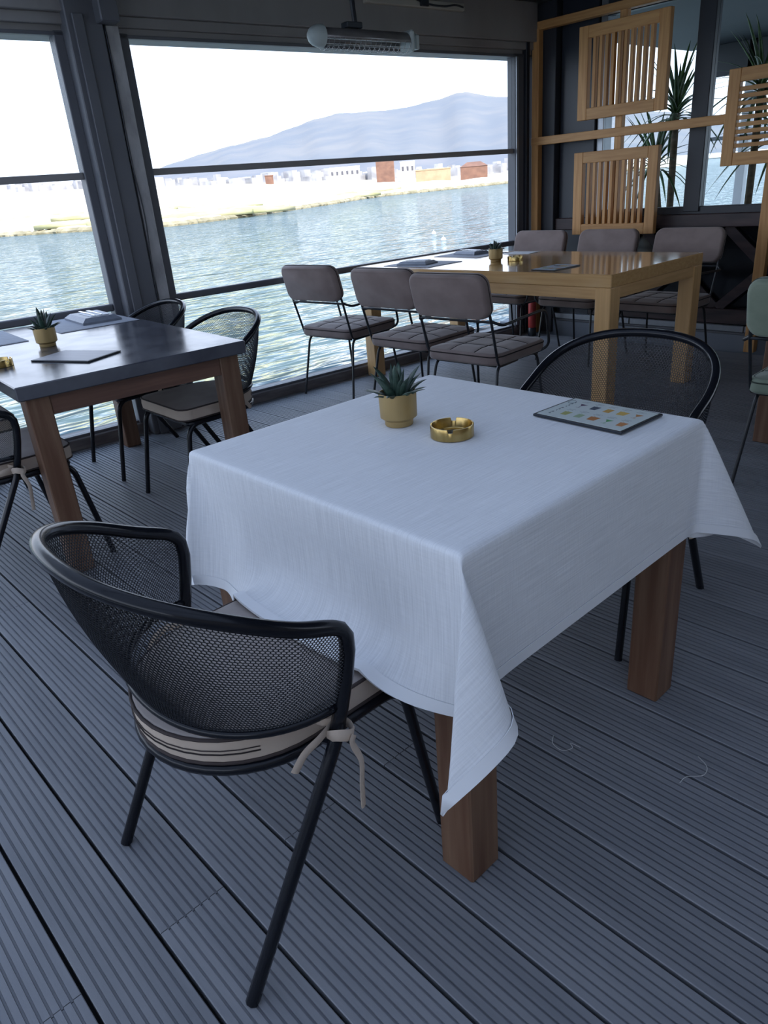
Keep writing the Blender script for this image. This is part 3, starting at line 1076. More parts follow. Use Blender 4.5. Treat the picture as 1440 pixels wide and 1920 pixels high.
def cloth_mat():
    M = bpy.data.materials.new('white slub cloth')
    M.use_nodes = True
    N, L = M.node_tree.nodes, M.node_tree.links
    P = N['Principled BSDF']
    P.inputs['Roughness'].default_value = 0.85
    P.inputs['Sheen Weight'].default_value = 0.15
    uvn = N.new('ShaderNodeTexCoord')
    hs = []
    for sc, det in (((9, 330, 1), 3), ((330, 20, 1), 2)):
        mp = N.new('ShaderNodeMapping'); mp.inputs['Scale'].default_value = sc
        L.new(uvn.outputs['UV'], mp.inputs['Vector'])
        nn = N.new('ShaderNodeTexNoise'); nn.inputs['Scale'].default_value = 1; nn.inputs['Detail'].default_value = det
        L.new(mp.outputs[0], nn.inputs['Vector'])
        hs.append(nn.outputs['Fac'])
    mm = N.new('ShaderNodeMath'); mm.operation = 'MULTIPLY_ADD'; mm.inputs[1].default_value = 0.3
    L.new(hs[1], mm.inputs[0]); L.new(hs[0], mm.inputs[2])
    r = N.new('ShaderNodeMapRange'); r.inputs['From Min'].default_value = 0.4; r.inputs['From Max'].default_value = 0.9
    L.new(mm.outputs[0], r.inputs['Value'])
    x = N.new('ShaderNodeMix'); x.data_type = 'RGBA'
    x.inputs['A'].default_value = (0.68, 0.69, 0.71, 1); x.inputs['B'].default_value = (0.84, 0.85, 0.87, 1)
    L.new(r.outputs['Result'], x.inputs['Factor']); L.new(x.outputs['Result'], P.inputs['Base Color'])
    b = N.new('ShaderNodeBump'); b.inputs['Strength'].default_value = 0.55; b.inputs['Distance'].default_value = 0.0012
    L.new(mm.outputs[0], b.inputs['Height']); L.new(b.outputs['Normal'], P.inputs['Normal'])
    return M


CLOTH = cloth_mat()
cp_, cgx, cgy = drape()
nx, ny = cp_.shape[:2]
me = bpy.data.meshes.new('tablecloth')
vv = cp_.reshape(-1, 3)
ff = [(i*ny+j, (i+1)*ny+j, (i+1)*ny+j+1, i*ny+j+1) for i in range(nx-1) for j in range(ny-1)]
me.from_pydata(vv.tolist(), [], ff)
uvl = me.uv_layers.new(name='UVMap')
uu = np.stack(np.meshgrid(cgx, cgy, indexing='ij'), -1).reshape(-1, 2)
lv = np.zeros(len(me.loops), dtype=np.int32)
me.loops.foreach_get('vertex_index', lv)
uvl.data.foreach_set('uv', uu[lv].astype(np.float32).ravel())
me.update()
clo = link('tablecloth', me, CLOTH, None, 180)
tag(clo, 'white woven cloth draped over the square table in front', 'tablecloth')
sm = clo.modifiers.new('thick', 'SOLIDIFY'); sm.thickness = 0.0016; sm.offset = -1
sb = clo.modifiers.new('soft', 'SUBSURF'); sb.levels = 1; sb.render_levels = 1
# turned hem, a slightly raised band along the edge
nrm = np.zeros((nx, ny, 3))
du = np.gradient(cp_, axis=0); dv = np.gradient(cp_, axis=1)
nrm = np.cross(du, dv); nrm /= np.linalg.norm(nrm, axis=-1, keepdims=True)+1e-9
loop = [(i, 0) for i in range(nx)]+[(nx-1, j) for j in range(1, ny)]+[(i, ny-1) for i in range(nx-2, -1, -1)]+[(0, j) for j in range(ny-2, 0, -1)]
hb = MB()
def inner(i, j, q):
    return (min(max(i, q), nx-1-q), min(max(j, q), ny-1-q))
ringv = []
for i, j in loop:
    a = inner(i, j, 2); b = inner(i, j, 1)
    P0, N0 = cp_[a]*0.35+cp_[b]*0.65, nrm[b]; P1, N1 = cp_[i, j], nrm[i, j]
    ringv.append((P0+N0*0.0012, P0+N0*0.0028, P1+N1*0.0030, P1-N1*0.0030, P0-N0*0.0030, P0-N0*0.0014))
m_ = len(ringv)
hv = [q for r in ringv for q in r]
hf = []
for k in range(m_):
    a, b = k*6, ((k+1) % m_)*6
    for q in range(5):
        hf.append((a+q, a+q+1, b+q+1, b+q))
hb.add(hv, hf)
HEM = mat('white hem', (0.78, 0.79, 0.81), 0.85)
hb.build('hem', HEM, clo, 60)

# ------------------------------------------------------------------ mesh-backed chairs
def horseshoe(xf, w, xb, g=0.0, rc=0.05, n=10):
    """seat outline: straight front with rounded corners, round back"""
    xf += g; w += g; xb -= g
    out = []
    for k in range(5):
        a = math.radians(-90+90*k/4); out.append((xf-rc+rc*math.cos(a), -w+rc+rc*math.sin(a)))
    for k in range(5):
        a = math.radians(90*k/4); out.append((xf-rc+rc*math.cos(a), w-rc+rc*math.sin(a)))
    x0 = xb+w*0.98
    for k in range(2*n+1):
        a = math.radians(90+180*k/(2*n))
        out.append((x0+w*0.98*math.cos(a), w*math.sin(a)))
    return out


def expanded(surf, us, vs, nu, nv, hole=0.72, lip=0.0009, eps=0.002):
    """expanded metal: staggered six-sided openings laid on surf(u, v)"""
    hexa = np.array([(0, 2/3), (-.5, 1/3), (-.5, -1/3), (0, -2/3), (.5, -1/3), (.5, 1/3)])
    j, i = np.meshgrid(np.arange(nv), np.arange(nu), indexing='ij')
    c = np.stack([(i+0.5*(j % 2)+0.5)/(nu+0.5), (j+0.5)/nv], -1).reshape(-1, 2)
    sc = np.array([1/(nu+0.5), 1/nv])
    outer = c[:, None]+hexa[None]*sc
    inner_ = c[:, None]+hexa[None]*sc*hole
    def ev(q):
        q = np.clip(q, 0, 1)
        return surf(us[0]+(us[1]-us[0])*q[..., 0], vs[0]+(vs[1]-vs[0])*q[..., 1])
    Po, Pi = ev(outer), ev(inner_)
    q1 = ev(inner_+np.array([1e-3, 0])); q2 = ev(inner_+np.array([0, 1e-3]))
    nn = np.cross(q1-Pi, q2-Pi); nn /= np.linalg.norm(nn, axis=-1, keepdims=True)+1e-12
    Pl = Pi-nn*lip*2
    K = len(c)
    V = np.concatenate([Po, Pi, Pl], 1).reshape(-1, 3)
    base = np.arange(K)[:, None, None]*18
    k = np.arange(6); k2 = (k+1) % 6
    F1 = np.stack([k, k2, 6+k2, 6+k], -1); F2 = np.stack([6+k, 6+k2, 12+k2, 12+k], -1)
    F = (base+np.concatenate([F1, F2], 0)[None]).reshape(-1, 4)
    me = bpy.data.meshes.new('backrest_mesh')
    me.vertices.add(len(V)); me.vertices.foreach_set('co', V.astype(np.float32).ravel())
    me.loops.add(F.size); me.loops.foreach_set('vertex_index', F.astype(np.int32).ravel())
    me.polygons.add(len(F)); me.polygons.foreach_set('loop_start', np.arange(0, F.size, 4, dtype=np.int32))
    me.update(calc_edges=True)
    me.materials.append(MESHM)
    return me


RIMB, RIMX0, RIMX1, RIME = 0.277, -0.067, -0.305, 0.872


def rim_pt(t):
    s, c = np.sin(t), np.cos(t)
    y = RIMB*np.sign(s)*np.abs(s)**RIME
    x = RIMX0-(RIMX0-RIMX1)*np.abs(c)**RIME
    dx = RIMX0-x
    z = 0.693+0.61*dx-0.407*dx*dx
    return x, y, z


def rim_full(s):
    """s in [-1,1]: arm front, round the back, other arm front"""
    s = np.asarray(s, float)
    a = np.abs(s); sg = np.sign(s)
    x, y, z = rim_pt(np.clip(a/0.78, 0, 1)*np.pi/2)
    e = np.clip((a-0.78)/0.22, 0, 1)
    x = x+e*0.098; z = z-e*0.036-0.010*e**3; y = y-0.004*e
    return np.stack([x, y*np.where(sg == 0, 1, sg), z], -1)


def low_full(s):
    s = np.asarray(s, float)
    a = np.abs(s); sg = np.where(s < 0, -1, 1)
    t = a*np.pi/2
    x = -0.005-(0.005+0.0+0.213)*np.abs(np.cos(t))**0.95
    y = 0.262*np.sin(t)**0.92
    z = 0.505+0*x
    return np.stack([x, y*sg, z], -1)


def mesh_chair():
    o = thing('mesh_chair', 'x', 'chair', group='black metal chairs with mesh backs')
    t = np.linspace(-1, 1, 57)
    top = [tuple(q) for q in rim_full(t)]
    arm = lambda s: [(0.034, s*0.272, 0.630), (0.024, s*0.270, 0.575), (-0.004, s*0.264, 0.480), (-0.014, s*0.262, 0.448)]
    path = arm(-1)[::-1]+top+arm(1)
    # soften the arm corners
    P = [Vector(p) for p in path]
    for _ in range(3):
        P = [P[0]]+[(P[i-1]+P[i]*2+P[i+1])/4 for i in range(1, len(P)-1)]+[P[-1]]
    MB().tube(P, 0.0135, 10).build('rim', BLACKM, o, 180)
    MB().tube([tuple(q) for q in low_full(np.linspace(-1, 1, 37))], 0.0085, 8).build('lower_ring', BLACKM, o, 180)

    def surf(u, v):
        a, b = rim_full(u*0.985), low_full(u*0.99)
        a = a-np.array([0, 0, 0.008]); b = b+np.array([0, 0, 0.004])
        bul = (0.012*np.sin(np.pi*v))[..., None]*np.stack([-np.cos(u*np.pi/2), np.sin(u*np.pi/2)*0.6, 0*u], -1)
        return b*(1-v)[..., None]+a*v[..., None]+bul
    bm_ = expanded(surf, (-1, 1), (0, 1), 122, 44, hole=0.815)
    link('backrest_mesh', bm_, None, o)
    # seat ring with front legs
    ring = [(x_, y_, 0.412) for x_, y_ in horseshoe(0.185, 0.212, -0.232, 0, 0.02)]
    MB().tube(ring, 0.0115, 8, closed=True).build('seat_ring', BLACKM, o, 180)
    def ssurf(u, v):
        x_ = -0.215+0.385*u
        wy = np.where(x_ > -0.02, 0.205, 0.205*np.sqrt(np.clip(1-((x_+0.02)/0.215)**2, 0.02, 1)))
        return np.stack([x_, wy*(2*v-1), 0.415-0.02*np.clip((u-0.9)/0.1, 0, 1)**2], -1)
    sm_ = expanded(ssurf, (0, 1), (0, 1), 34, 44, hole=0.7)
    sm_.name = 'seat_mesh'
    link('seat_mesh', sm_, None, o)
    for s in (-1, 1):
        MB().tube(rpath([(0.02, s*0.212, 0.411), (0.190, s*0.212, 0.411), (0.262, s*0.228, 0.0)], 0.06, 7), 0.0115, 8).build('leg', BLACKM, o, 60)
        MB().tube(rpath([(-0.006, s*0.2635, 0.47), (-0.020, s*0.262, 0.43), (-0.262, s*0.252, 0.0)], 0.03, 5), 0.0125, 8).build('leg', BLACKM, o, 60)
        MB().tube([(-0.018, s*0.262, 0.436), (-0.018, s*0.205, 0.412)], 0.009, 8).build('seat_bracket', BLACKM, o)
    # cushion
    ou = horseshoe(0.215, 0.214, -0.236, 0.0, 0.05)
    cz0, cz1 = 0.424, 0.482
    cu_ = MB().loft([[(a, b, cz0+0.001) for a, b in ou], [(a*1.012, b*1.012, (cz0+cz1)/2) for a, b in ou], [(a, b, cz1-0.004) for a, b in ou]], True, False).build('cushion', CUSHS, o, 50)
    r = pad(ou, cz1-0.014, cz1, 0.006, 3, dome=0.012)
    MB().loft(r[4:], False, True).build('cushion_top', CUSHT, cu_, 180)
    MB().tube([(a*1.005, b*1.005, cz1-0.004) for a, b in ou], 0.0036, 6, closed=True).build('piping', PIPE, cu_, 180)
    MB().tube([(a*1.003, b*1.003, cz0+0.004) for a, b in ou], 0.0036, 6, closed=True).build('piping', PIPE, cu_, 180)
    # zip along the back of the cushion
    zp = [p for p in ou if p[0] < -0.12 and p[1] < 0.16]
    MB().tube([(a*1.016, b*1.016, 0.449) for a, b in zp], 0.0014, 5).build('zip', SEAM, cu_, 180)
    MB().tube([(a*1.016, b*1.016, 0.457) for a, b in zp], 0.0010, 5).build('zip', PIPE, cu_, 180)
    # fabric ties knotted round the arm posts
    for s in (-1, 1):
        tie = MB()
        kp = Vector((-0.006, s*0.263, 0.455))
        loop_ = [kp+Vector((0.022*math.cos(a), 0.022*math.sin(a), 0.006*math.sin(a*2))) for a in np.linspace(0, 2*math.pi, 13)[:-1]]
        tie.tube(loop_, 0.0105, 6, closed=True, flat=(1.0, 0.34))
        tie.tube(spline([(-0.03, s*0.205, 0.464), (-0.018, s*0.235, 0.462), (0.008, s*0.245, 0.457), (0.016, s*0.262, 0.452)], 5), 0.008, 6, flat=(1.0, 0.3))
        tie.tube(spline([(0.004, s*0.288, 0.452), (-0.004, s*0.292, 0.44), (0.006, s*0.298, 0.40), (0.002, s*0.298, 0.35), (-0.004, s*0.302, 0.305)], 5), 0.0092, 6, flat=(1.0, 0.38))
        tie.tube(spline([(-0.01, s*0.245, 0.457), (-0.05, s*0.262, 0.462), (-0.082, s*0.262, 0.452), (-0.104, s*0.258, 0.425)], 5), 0.0092, 6, flat=(1.0, 0.38))
        tie.build('tie', CUSHS, o, 60)
    return o


mc = mesh_chair()


def put(proto, first, loc, rz, label, group=None):
    o = proto if first else copy_tree(proto)
    o.location = loc
    o.rotation_euler = (0, 0, rz)
    o['label'] = label
    if group: o['group'] = group
    return o


put(mc, True, (0.580, 1.072, 0), 0.0, 'black mesh chair nearest the camera, beige cushion tied on')
put(mc, False, (1.865, 1.10, 0), math.radians(183), 'black mesh chair across the white table behind the cocktail menu')
put(mc, False, (1.622, 3.055, 0), math.radians(179), 'black mesh chair at the stone table, nearer to the white cloth')
put(mc, False, (1.640, 3.765, 0), math.radians(176), 'black mesh chair between the stone table and the window column')
put(mc, False, (0.705, 3.03, 0), math.radians(-2), 'black mesh chair at the left edge, tie strap hanging')
put(mc, False, (0.72, 3.70, 0), math.radians(-4), 'black mesh chair mostly hidden left of the stone table, only cushion showing')

# ------------------------------------------------------------------ upholstered chairs
def seat_grid(z0, z1, half=0.24, hw=0.24, r=0.06):
    b = MB()
    ou = rrect(-half, half, -hw, hw, r, 6)
    rings = pad(ou, z0, z1, 0.016, 4)
    n = len(ou)
    # quilted top: concentric rings with sunken lines
    def zq(x, y):
        s = 0
        for l in (-0.09, 0.075):
            s = max(s, math.exp(-((x-l)/0.008)**2))
        for l in (-0.08, 0.08):
            s = max(s, math.exp(-((y-l)/0.008)**2))
        e = min(half-abs(x), hw-abs(y))
        return z1-0.001+0.011*min(1, max(0, e-0.014)/0.07)-0.005*s
    b.loft(rings, True, False)
    # quilted top laid as a grid, narrowing with the rounded corners
    ins = 0.015
    H, Wd = half-ins, hw-ins
    rc = r-ins
    m = 38
    V = []
    for jj in range(m+1):
        y_ = Wd*(2*jj/m-1)
        over = max(0.0, abs(y_)-(Wd-rc))
        ext = H-rc+math.sqrt(max(0.0, rc*rc-over*over))
        for ii in range(m+1):
            x_ = ext*(2*ii/m-1)
            V.append((x_, y_, zq(x_, y_)))
    b.add(V, [(jj*(m+1)+ii, jj*(m+1)+ii+1, (jj+1)*(m+1)+ii+1, (jj+1)*(m+1)+ii) for jj in range(m) for ii in range(m)])
    return b, zq, ou


def soft_chair(fab, seam):
    o = thing('upholstered_chair', 'x', 'chair')
    b, zq, ou = seat_grid(0.405, 0.468)
    st = b.build('seat', fab, o, 60)
    for l in (-0.09, 0.075):
        MB().tube([(l, y_, zq(l, y_)+0.0015) for y_ in np.linspace(-0.222, 0.222, 41)], 0.0024, 5).build('seam', seam, st)
    for l in (-0.08, 0.08):
        MB().tube([(x_, l, zq(x_, l)+0.0015) for x_ in np.linspace(-0.222, 0.222, 41)], 0.0024, 5).build('seam', seam, st)
    MB().tube([(x_*1.002, y_*1.002, 0.452) for x_, y_ in ou], 0.0032, 5, closed=True).build('piping', seam, st)
    # back pad, leaning
    ol = rrect(-0.245, 0.245, 0, 0.225, 0.055, 6)
    ol = [(a, c + (0.0 if c > 0.12 else 0.0)) for a, c in ol]
    rings = pad(ol, 0, 0.062, 0.022, 4)
    lean = math.radians(14)
    def place(p):
        a, c, d = p       # a across, c height, d thickness
        curve = 0.035*(a/0.245)**2
        return (-0.274-c*math.sin(lean)+d*math.cos(lean)-0.062+curve, a, 0.650+c*math.cos(lean)+d*math.sin(lean))
    bk_ = MB().loft([[place(p) for p in r] for r in rings])
    for k in range(len(bk_.f)):
        bk_.f[k] = bk_.f[k][::-1]
    bp = bk_.build('backrest', fab, o, 60)
    MB().tube([place((a*0.998, c, 0.031)) for a, c in ol], 0.0028, 5, closed=True).build('seam', seam, bp)
    for s in (-1, 1):
        MB().tube(rpath([(-0.02, s*0.215, 0.398), (-0.205, s*0.225, 0.398), (-0.272, s*0.232, 0.64), (-0.318, s*0.225, 0.80)], 0.035, 5), 0.0072, 8).build('back_rod', ROD, o, 60)
        MB().tube(rpath([(0.0, s*0.195, 0.397), (-0.185, s*0.205, 0.397), (-0.262, s*0.235, 0.0)], 0.05, 6), 0.0078, 8).build('leg', ROD, o, 60)
        MB().tube(rpath([(0.0, s*0.195, 0.397), (0.185, s*0.205, 0.397), (0.235, s*0.232, 0.0)], 0.05, 6), 0.0078, 8).build('leg', ROD, o, 60)
        MB().tube(rpath([(-0.271, s*0.232, 0.642), (-0.235, s*0.272, 0.618), (0.16, s*0.278, 0.640), (0.205, s*0.272, 0.43), (0.17, s*0.205, 0.397)], [0, .03, .06, .06, 0], 6), 0.0075, 8).build('armrest', ROD, o, 60)
    MB().tube([(-0.19, -0.2, 0.397), (-0.19, 0.2, 0.397)], 0.007, 8).build('stretcher', ROD, o)
    MB().tube([(0.18, -0.2, 0.397), (0.18, 0.2, 0.397)], 0.007, 8).build('stretcher', ROD, o)
    MB().tube([(-0.272, -0.23, 0.638), (-0.272, 0.23, 0.638)], 0.007, 8).build('stretcher', ROD, o)
    return o


bc = soft_chair(VELVET, SEAM)
G1 = 'brown upholstered chairs round the oak table'
put(bc, True, (3.27, 3.885, 0), math.radians(5), 'brown padded chair, first of the near row, standing free before the water', G1)
put(bc, False, (3.24, 3.155, 0), math.radians(2), 'brown padded chair in the middle of the near row at the oak table', G1)
put(bc, False, (3.14, 2.575, 0), math.radians(3), 'brown padded chair of the near row closest to the camera', G1)
put(bc, False, (4.80, 3.63, 0), math.radians(178), 'brown padded chair across the oak table next to the corner window', G1)
put(bc, False, (4.80, 3.03, 0), math.radians(178), 'brown padded chair across the oak table below the lower slatted panel', G1)
put(bc, False, (4.82, 2.42, 0), math.radians(179), 'brown padded chair across the oak table, rightmost of its row', G1)
gc = soft_chair(GREEN, GREENS)
put(gc, True, (3.30, 0.915, 0), math.radians(2), 'sage green padded chair cut off by the right edge', 'green upholstered chairs')

# ------------------------------------------------------------------ things on the tables
def leaf_mesh(L, w, th, curve, name, n=6):
    rings = []
    for k in range(n+1):
        t = k/n
        ww = w*(0.75+0.6*t)*(1-t)**0.7 if t < 1 else 0
        ww = max(ww, w*0.02)
        x_ = curve*L*t*t
        z_ = L*(t-0.25*abs(curve)*t*t)
        rings.append([(x_-0.2*ww*math.cos(0), -ww, z_), (x_+th*(1-t), -ww*0.35, z_), (x_+th*(1-t), ww*0.35, z_), (x_-0.2*ww, ww, z_), (x_-th*0.25*(1-t), 0, z_)])
    b = MB().loft(rings)
    me = bpy.data.meshes.new(name)
    me.from_pydata(b.v, [], b.f)
    me.update()
    return me


SUCM = [leaf_mesh(0.092, 0.0165, 0.010, c, 'leaf') for c in (0.05, 0.2, 0.35)]
for q in SUCM:
    q.materials.append(SUCC); q.shade_smooth()


def succulent(label, loc, rz, seed, z_up=1.0):
    rr = random.Random(seed)
    o = thing('potted_succulent', label, 'plant', loc, rz, 'succulents in gold pots')
    prof = [(0.0, 0), (0.034, 0), (0.035, 0.002), (0.035, 0.013), (0.0405, 0.017), (0.0455, 0.021), (0.0465, 0.080), (0.0460, 0.082), (0.0435, 0.082), (0.0425, 0.066), (0.0, 0.066)]
    pt = MB().lathe(prof, 36).build('pot', POT, o, 35)
    MB().lathe([(0.0, 0.0665), (0.0424, 0.0665), (0.042, 0.070), (0.0, 0.073)], 24).build('soil', SOIL, pt, 180)
    for k in range(26):
        ring = 0 if k < 5 else 1 if k < 13 else 2
        az = k*2.39996+rr.uniform(-.2, .2)
        tilt = (0.12, 0.42, 0.80)[ring]+rr.uniform(-.1, .1)
        rad = (0.006, 0.014, 0.024)[ring]
        l_ = link('leaf', SUCM[ring], None, o)
        l_.location = (rad*math.cos(az), rad*math.sin(az), 0.068)
        l_.rotation_euler = (Matrix.Rotation(az, 3, 'Z') @ Matrix.Rotation(tilt, 3, 'Y')).to_euler()
        s = rr.uniform(0.75, 1.05)*(1.05, 1.0, 0.78)[ring]
        l_.scale = (s, s, s*z_up)
    return o


def ashtray(label, loc, rz=0.0):
    o = thing('ashtray', label, 'ashtray', loc, rz, 'round brass ashtrays')
    n = 128
    def zf(i, t, z):
        if z > 0.0262:
            d = min(abs((t-a+math.pi) % (2*math.pi)-math.pi) for a in (0.3, 0.3+math.pi/2, 0.3+math.pi, 0.3+3*math.pi/2))
            if d < 0.12:
                return z-0.008
        return z
    MB().lathe([(0.0, 0), (0.0495, 0), (0.0505, 0.001), (0.0505, 0.0275), (0.050, 0.0285), (0.0475, 0.0285), (0.047, 0.0275), (0.047, 0.006), (0.046, 0.004), (0.0, 0.004)], n, zfun=zf).build('bowl', BRASS, o, 40)
    MB().lathe([(0.0, 0.0045), (0.017, 0.0045), (0.016, 0.0095), (0.0, 0.010)], 24).build('stub_plate', DARKPL, o, 40)
    return o


def menu_board(label, loc, rz, w, h, drinks=True, page=PAGE):
    """lies flat: h along local y (reading bottom at -y), w along x"""
    o = thing('menu_board', label, 'menu', loc, rz, 'flat menu boards')
    MB().box(-w/2, w/2, -h/2, h/2, 0, 0.006, 0.0015).build('backing', DARKPL, o)
    m_ = 0.007
    pgo = MB().box(-w/2+m_, w/2-m_, -h/2+m_, h/2-m_, 0.0058, 0.0068).build('page', page, o)
    if drinks:
        z = 0.0069
        cols = [(0.09, 0.05, 0.10), (0.06, 0.08, 0.11), (0.55, 0.32, 0.08), (0.60, 0.40, 0.10), (0.45, 0.20, 0.06), (0.35, 0.36, 0.12), (0.30, 0.40, 0.24), (0.45, 0.18, 0.06), (0.10, 0.32, 0.12), (0.52, 0.22, 0.08)]
        txt = MB()
        for k in range(10):
            r_, c_ = divmod(k, 5)
            cx = (w*0.17, -w*0.24)[r_]
            cy = h*0.26-c_*h*0.155-r_*h*0.02
            s = w*0.085
            shape = k % 4
            gm = mat('printed drink %d' % k, cols[k], 0.5)
            if shape == 0:
                v = [(cx-s*.1, cy+s*.9, z), (cx-s*.1, cy-s*.1, z), (cx+s*.7, cy+.9*s, z), (cx+.7*s, cy-s*.1, z), (cx+s*.3, cy+s*.4, z)]
                g = MB().add([(cx+s, cy+s*.7, z), (cx-s*.1, cy+s*.06, z), (cx-s*.1, cy-s*.06, z), (cx+s, cy-s*.7, z)], [(0, 1, 2, 3)])
                g.add([(cx-s*.1, cy+s*.06, z), (cx-s*.9, cy+s*.06, z), (cx-s*.9, cy-s*.06, z), (cx-s*.1, cy-s*.06, z)], [(0, 1, 2, 3)])
                g.add([(cx-s*.9, cy+s*.45, z), (cx-s, cy+s*.45, z), (cx-s, cy-s*.45, z), (cx-s*.9, cy-s*.45, z)], [(0, 1, 2, 3)])
            else:
                a_ = (0.75, 0.62, 0.9)[shape-1]; b_ = (0.55, 0.62, 0.7)[shape-1]
                g = MB().add([(cx+s, cy+s*a_, z), (cx-s*.8, cy+s*b_, z), (cx-s*.8, cy-s*b_, z), (cx+s, cy-s*a_, z)], [(0, 1, 2, 3)])
                g.add([(cx+s*1.02, cy+s*a_*.2, z), (cx+s*1.5, cy+s*.9*a_, z), (cx+s*1.5, cy+s*.8*a_, z), (cx+s*1.02, cy+s*.08*a_, z)], [(0, 1, 2, 3)])
            g.build('printed_drink', gm, pgo)
            for q in range(2):
                yy = cy+s*(1.2-q*0.25); xx = cx+s*(1.9+q*0.45)
                txt.add([(xx, yy, z), (xx, yy-h*0.075, z), (xx+0.0016, yy-h*0.075, z), (xx+0.0016, yy, z)], [(0, 1, 2, 3)])
        for q in range(9):
            xx = -w*0.36+q*w*0.075; yy = h*0.385
            txt.add([(xx, yy+0.004*math.sin(q*2.1), z), (xx, yy-0.005, z), (xx+w*0.05, yy-0.003, z), (xx+w*0.05, yy+0.001, z)], [(3, 2, 1, 0)])
        txt.build('printed_text', INK, pgo)
        MB().tube([(w*0.27+0.012*math.cos(a), h*0.42+0.009*math.sin(a), z) for a in np.linspace(0, 2*math.pi, 17)[:-1]], 0.0007, 4, closed=True).build('printed_emblem', INK, pgo)
    return o


ZT = TZ+0.0062
succulent('succulent in gold pot on the white tablecloth', (1.185, 1.252, ZT-0.0005), 0.4, 3, 0.95)
ashtray('brass ashtray on the white tablecloth beside the gold pot', (1.190, 1.082, ZT-0.0005), 0.35)
menu_board('cocktail menu with coloured drink drawings lying on the white cloth', (1.487, 0.888, ZT), math.radians(-3), 0.17, 0.245)

# stone table
ZS = 0.7605
succulent('succulent in gold pot on the dark stone table', (1.125, 3.435, ZS), 1.6, 11, 1.05)
ashtray('brass ashtray at the left end of the stone table', (0.835, 3.165, ZS), 0.1)
GPAGE = mat('grey back of board', (0.33, 0.32, 0.35), 0.4, c2=(0.28, 0.27, 0.30), scale=(40, 4, 40))
menu_board('plain grey board lying on the dark stone table', (1.092, 3.035, ZS), math.radians(25), 0.19, 0.30, False, GPAGE)


def placemat(label, loc, rz, w, h):
    o = thing('placemat', label, 'placemat', loc, rz, 'grey placemats')
    MB().box(-w/2, w/2, -h/2, h/2, 0, 0.0022, 0.0008).build('mat_sheet', MATG, o)
    MB().tube([(x_, y_, 0.0022) for x_, y_ in rrect(-w/2+.012, w/2-.012, -h/2+.012, h/2-.012, .004, 3)], 0.0007, 4, closed=True).build('stitching', GREYPL, o)
    return o


def cutlery_pouch(label, loc, rz, L=0.24, w=0.15, h=0.022):
    o = thing('cutlery_pouch', label, 'cutlery', loc, rz, 'grey pouches with cutlery')
    v = [(-L/2, -w/2, 0), (L/2, -w/2, 0), (L/2, w/2, 0), (-L/2, w/2, 0)]
    MB().loft([[(a, b, 0) for a, b, _ in v], [(a, b, h*.35) for a, b, _ in v], [(a*.84, b*.74, h) for a, b, _ in v]]).build('pouch', GREYPL, o)
    MB().box(-L*.36, L*.30, -w*.28, w*.20, h, h+.0035, .001).build('napkin', WHITEP, o)
    for s in (-1, 1):
        k = MB().tube([(-L*.36, s*.018+.0, h+.006), (L*.1, s*.018, h+.006)], [0.003, 0.004], 6, flat=(.5, 1.3))
        if s > 0:
            k.box(L*.1, L*.44, .013, .027, h+.0048, h+.0062)
        else:
            k.box(L*.1, L*.26, -.027, -.011, h+.0048, h+.0062)
            for q in range(4):
                k.box(L*.26, L*.40, -.027+q*.0045, -.0245+q*.0045, h+.0048, h+.0062)
        k.build('knife' if s > 0 else 'fork', CHROME, o)
    return o


placemat('grey placemat under the cutlery pouch on the stone table', (1.515, 3.97, ZS), math.radians(-4.2), 0.40, 0.52)
placemat('grey placemat at the left end of the stone table', (0.965, 3.945, ZS), math.radians(-4.2), 0.36, 0.50)
cutlery_pouch('grey cutlery pouch on the stone table before the window', (1.57, 3.99, ZS+0.0024), math.radians(84), 0.34, 0.20, 0.030)
# oak table
ZO = 0.7855
succulent('succulent in gold pot on the oak table', (3.972, 3.165, ZO), 0.9, 23, 0.7)
ashtray('brass ashtray on the oak table', (4.035, 3.055, ZO), 0.8)
menu_board('small printed menu on the oak table near its front edge', (3.745, 2.545, ZO), math.radians(-2), 0.25, 0.165, True, mat('bluish page', (0.58, 0.64, 0.72), 0.3))
placemat('grey placemat on the near side of the oak table', (3.79, 3.66, ZO), math.radians(-1), 0.33, 0.44)
cutlery_pouch('grey cutlery pouch on the near placemat of the oak table', (3.76, 3.68, ZO+0.0024), math.radians(100))
placemat('grey placemat on the far side of the oak table', (4.33, 3.68, ZO), math.radians(-1), 0.33, 0.44)
cutlery_pouch('grey cutlery pouch on the far placemat of the oak table', (4.36, 3.70, ZO+0.0024), math.radians(80))
pp = MB().box(-0.08, 0.08, -0.105, 0.105, 0, 0.0016, 0.0004)
pl = thing('paper_sheet', 'white paper sheet on the oak table behind the brass ashtray', 'paper', (4.46, 3.32, ZO), 0.1)
pp.build('sheet', WHITEP, pl)
MB().box(-0.06, 0.06, -0.104, -0.060, 0.0016, 0.0030, 0.0004).build('folded_flap', WHITEP, pl)

# ------------------------------------------------------------------ patio heater under the ceiling
hz = thing('patio_heater', 'pale grey tubular patio heater hanging below the ceiling', 'heater', tuple(fromw(3.02, 3.82, 2.055)), A)
hl = 0.30
prof_ = [(math.radians(a), 0.055) for a in range(-10, 191, 15)]
sec = [(r*math.cos(a)*1.0, r*math.sin(a)) for a, r in prof_]
v = []
for xx in (-hl, hl):
    v += [(xx, 0.055*math.cos(a), 0.055*math.sin(a)) for a, r in prof_]
k = len(prof_)
sh = MB().add(v, [(i, i+1, k+i+1, k+i) for i in range(k-1)])
hs_ = sh.build('reflector', REFLM, hz, 180)
mo = hs_.modifiers.new('thick', 'SOLIDIFY'); mo.thickness = 0.003
